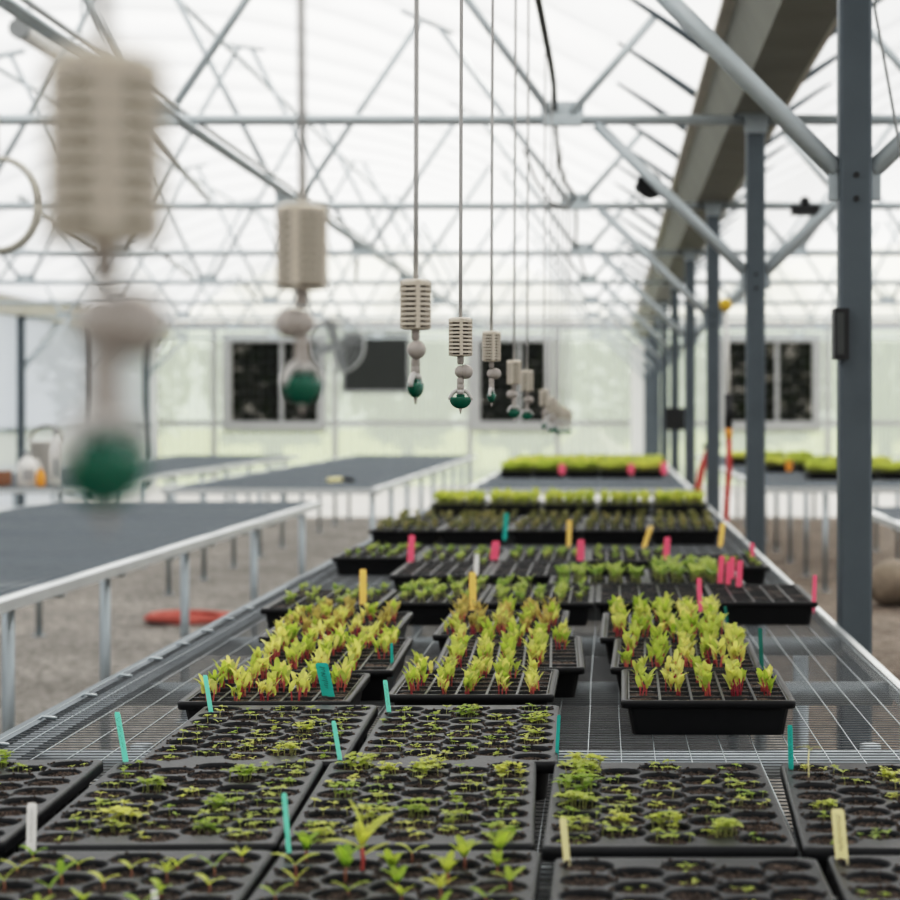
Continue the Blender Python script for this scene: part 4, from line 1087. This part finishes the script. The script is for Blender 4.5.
TL = [(-12.5, 51, 5.0, 4.0, 0), (-7.5, 45, 4.6, 3.4, 0), (-5.0, 50, 4.4, 3.0, 0), (-2.1, 45, 4.2, 3.0, 0), (.9, 50, 4.2, 4.0, 1), (3.4, 45, 4.6, 3.6, 0), (7.2, 52, 4.4, 3.6, 1), (11.5, 47, 4.8, 3.8, 0)]
TN = ['dark tree outside beyond the left corner of the end wall', 'dark tree filling the left window', 'dark tree outside behind the wall shutter', 'dark tree filling the middle window', 'pale green tree outside behind the gravel heap', 'dark tree filling the right window', 'pale tree outside right of the right window', 'dark tree outside past the far right']
for (x, y, h, w, k), lab in zip(TL, TN): tree(x, y, h, w, 'crownpale' if k else 'crown', lab, int(x * 10) + 200)

# ------------------------------------------------------------------ light
w = bpy.data.worlds.new('overcast sky'); scene.world = w; w.use_nodes = True
nt = w.node_tree
for n_ in list(nt.nodes): nt.nodes.remove(n_)
out = nt.nodes.new('ShaderNodeOutputWorld'); bg = nt.nodes.new('ShaderNodeBackground')
tc = nt.nodes.new('ShaderNodeTexCoord')
sun_dir = Vector((0.12, 0.75, 0.62)).normalized()
dt = nt.nodes.new('ShaderNodeVectorMath'); dt.operation = 'DOT_PRODUCT'; dt.inputs[1].default_value = sun_dir
nt.links.new(tc.outputs['Generated'], dt.inputs[0])
cr = nt.nodes.new('ShaderNodeValToRGB')
cr.color_ramp.elements[0].position = 0.0; cr.color_ramp.elements[0].color = (0.36, 0.39, 0.43, 1)
cr.color_ramp.elements[1].position = 1.0; cr.color_ramp.elements[1].color = (1.05, 1.04, 1.02, 1)
e = cr.color_ramp.elements.new(0.55); e.color = (0.62, 0.65, 0.69, 1)
nt.links.new(dt.outputs['Value'], cr.inputs[0])
nz = nt.nodes.new('ShaderNodeTexNoise'); nz.inputs['Scale'].default_value = 2.2; nz.inputs['Detail'].default_value = 3
nt.links.new(tc.outputs['Generated'], nz.inputs['Vector'])
mr = nt.nodes.new('ShaderNodeMapRange'); mr.inputs[3].default_value = 0.86; mr.inputs[4].default_value = 1.14
nt.links.new(nz.outputs['Fac'], mr.inputs[0])
nt.links.new(cr.outputs[0], bg.inputs[0]); nt.links.new(mr.outputs[0], bg.inputs[1]); nt.links.new(bg.outputs[0], out.inputs[0])
ld = bpy.data.lights.new('sun', 'SUN'); ld.energy = 4.2; ld.angle = math.radians(14); ld.color = (1, .95, .86)
lo = bpy.data.objects.new('sun', ld); COL.objects.link(lo); lo.location = (3, 20, 15)
lo.rotation_euler = Vector((0.22, 0.72, 0.62)).to_track_quat('Z', 'Y').to_euler()

# ------------------------------------------------------------------ camera
cd = bpy.data.cameras.new('camera'); cam = bpy.data.objects.new('camera', cd); COL.objects.link(cam)
cam.location = (0, 0, EYE); cam.rotation_euler = (PI / 2, 0, 0)
cd.sensor_width = 36; cd.lens = 80
cd.shift_x = -(608 - 450) / 900; cd.shift_y = -(450 - 412) / 900
cd.clip_start = .05; cd.clip_end = 400
cd.dof.use_dof = True; cd.dof.focus_distance = 3.1; cd.dof.aperture_fstop = 5.6
scene.camera = cam
scene.view_settings.view_transform = 'Standard'
scene.view_settings.look = 'None'
scene.view_settings.exposure = 0.35
scene.view_settings.use_curve_mapping = True
cm = scene.view_settings.curve_mapping
cm.white_level = (3.0, 3.0, 3.0)
cc = cm.curves[3]
cc.points[0].location = (0, 0); cc.points[1].location = (1, .93)
for p_ in ((.008, .016), (.0167, .038), (.0667, .215), (.1333, .42), (.2667, .64), (.4, .745), (.6, .835), (.8, .89)):
    cc.points.new(*p_)
cm.update()
scene.cycles.transparent_max_bounces = 16
scene.cycles.max_bounces = 10
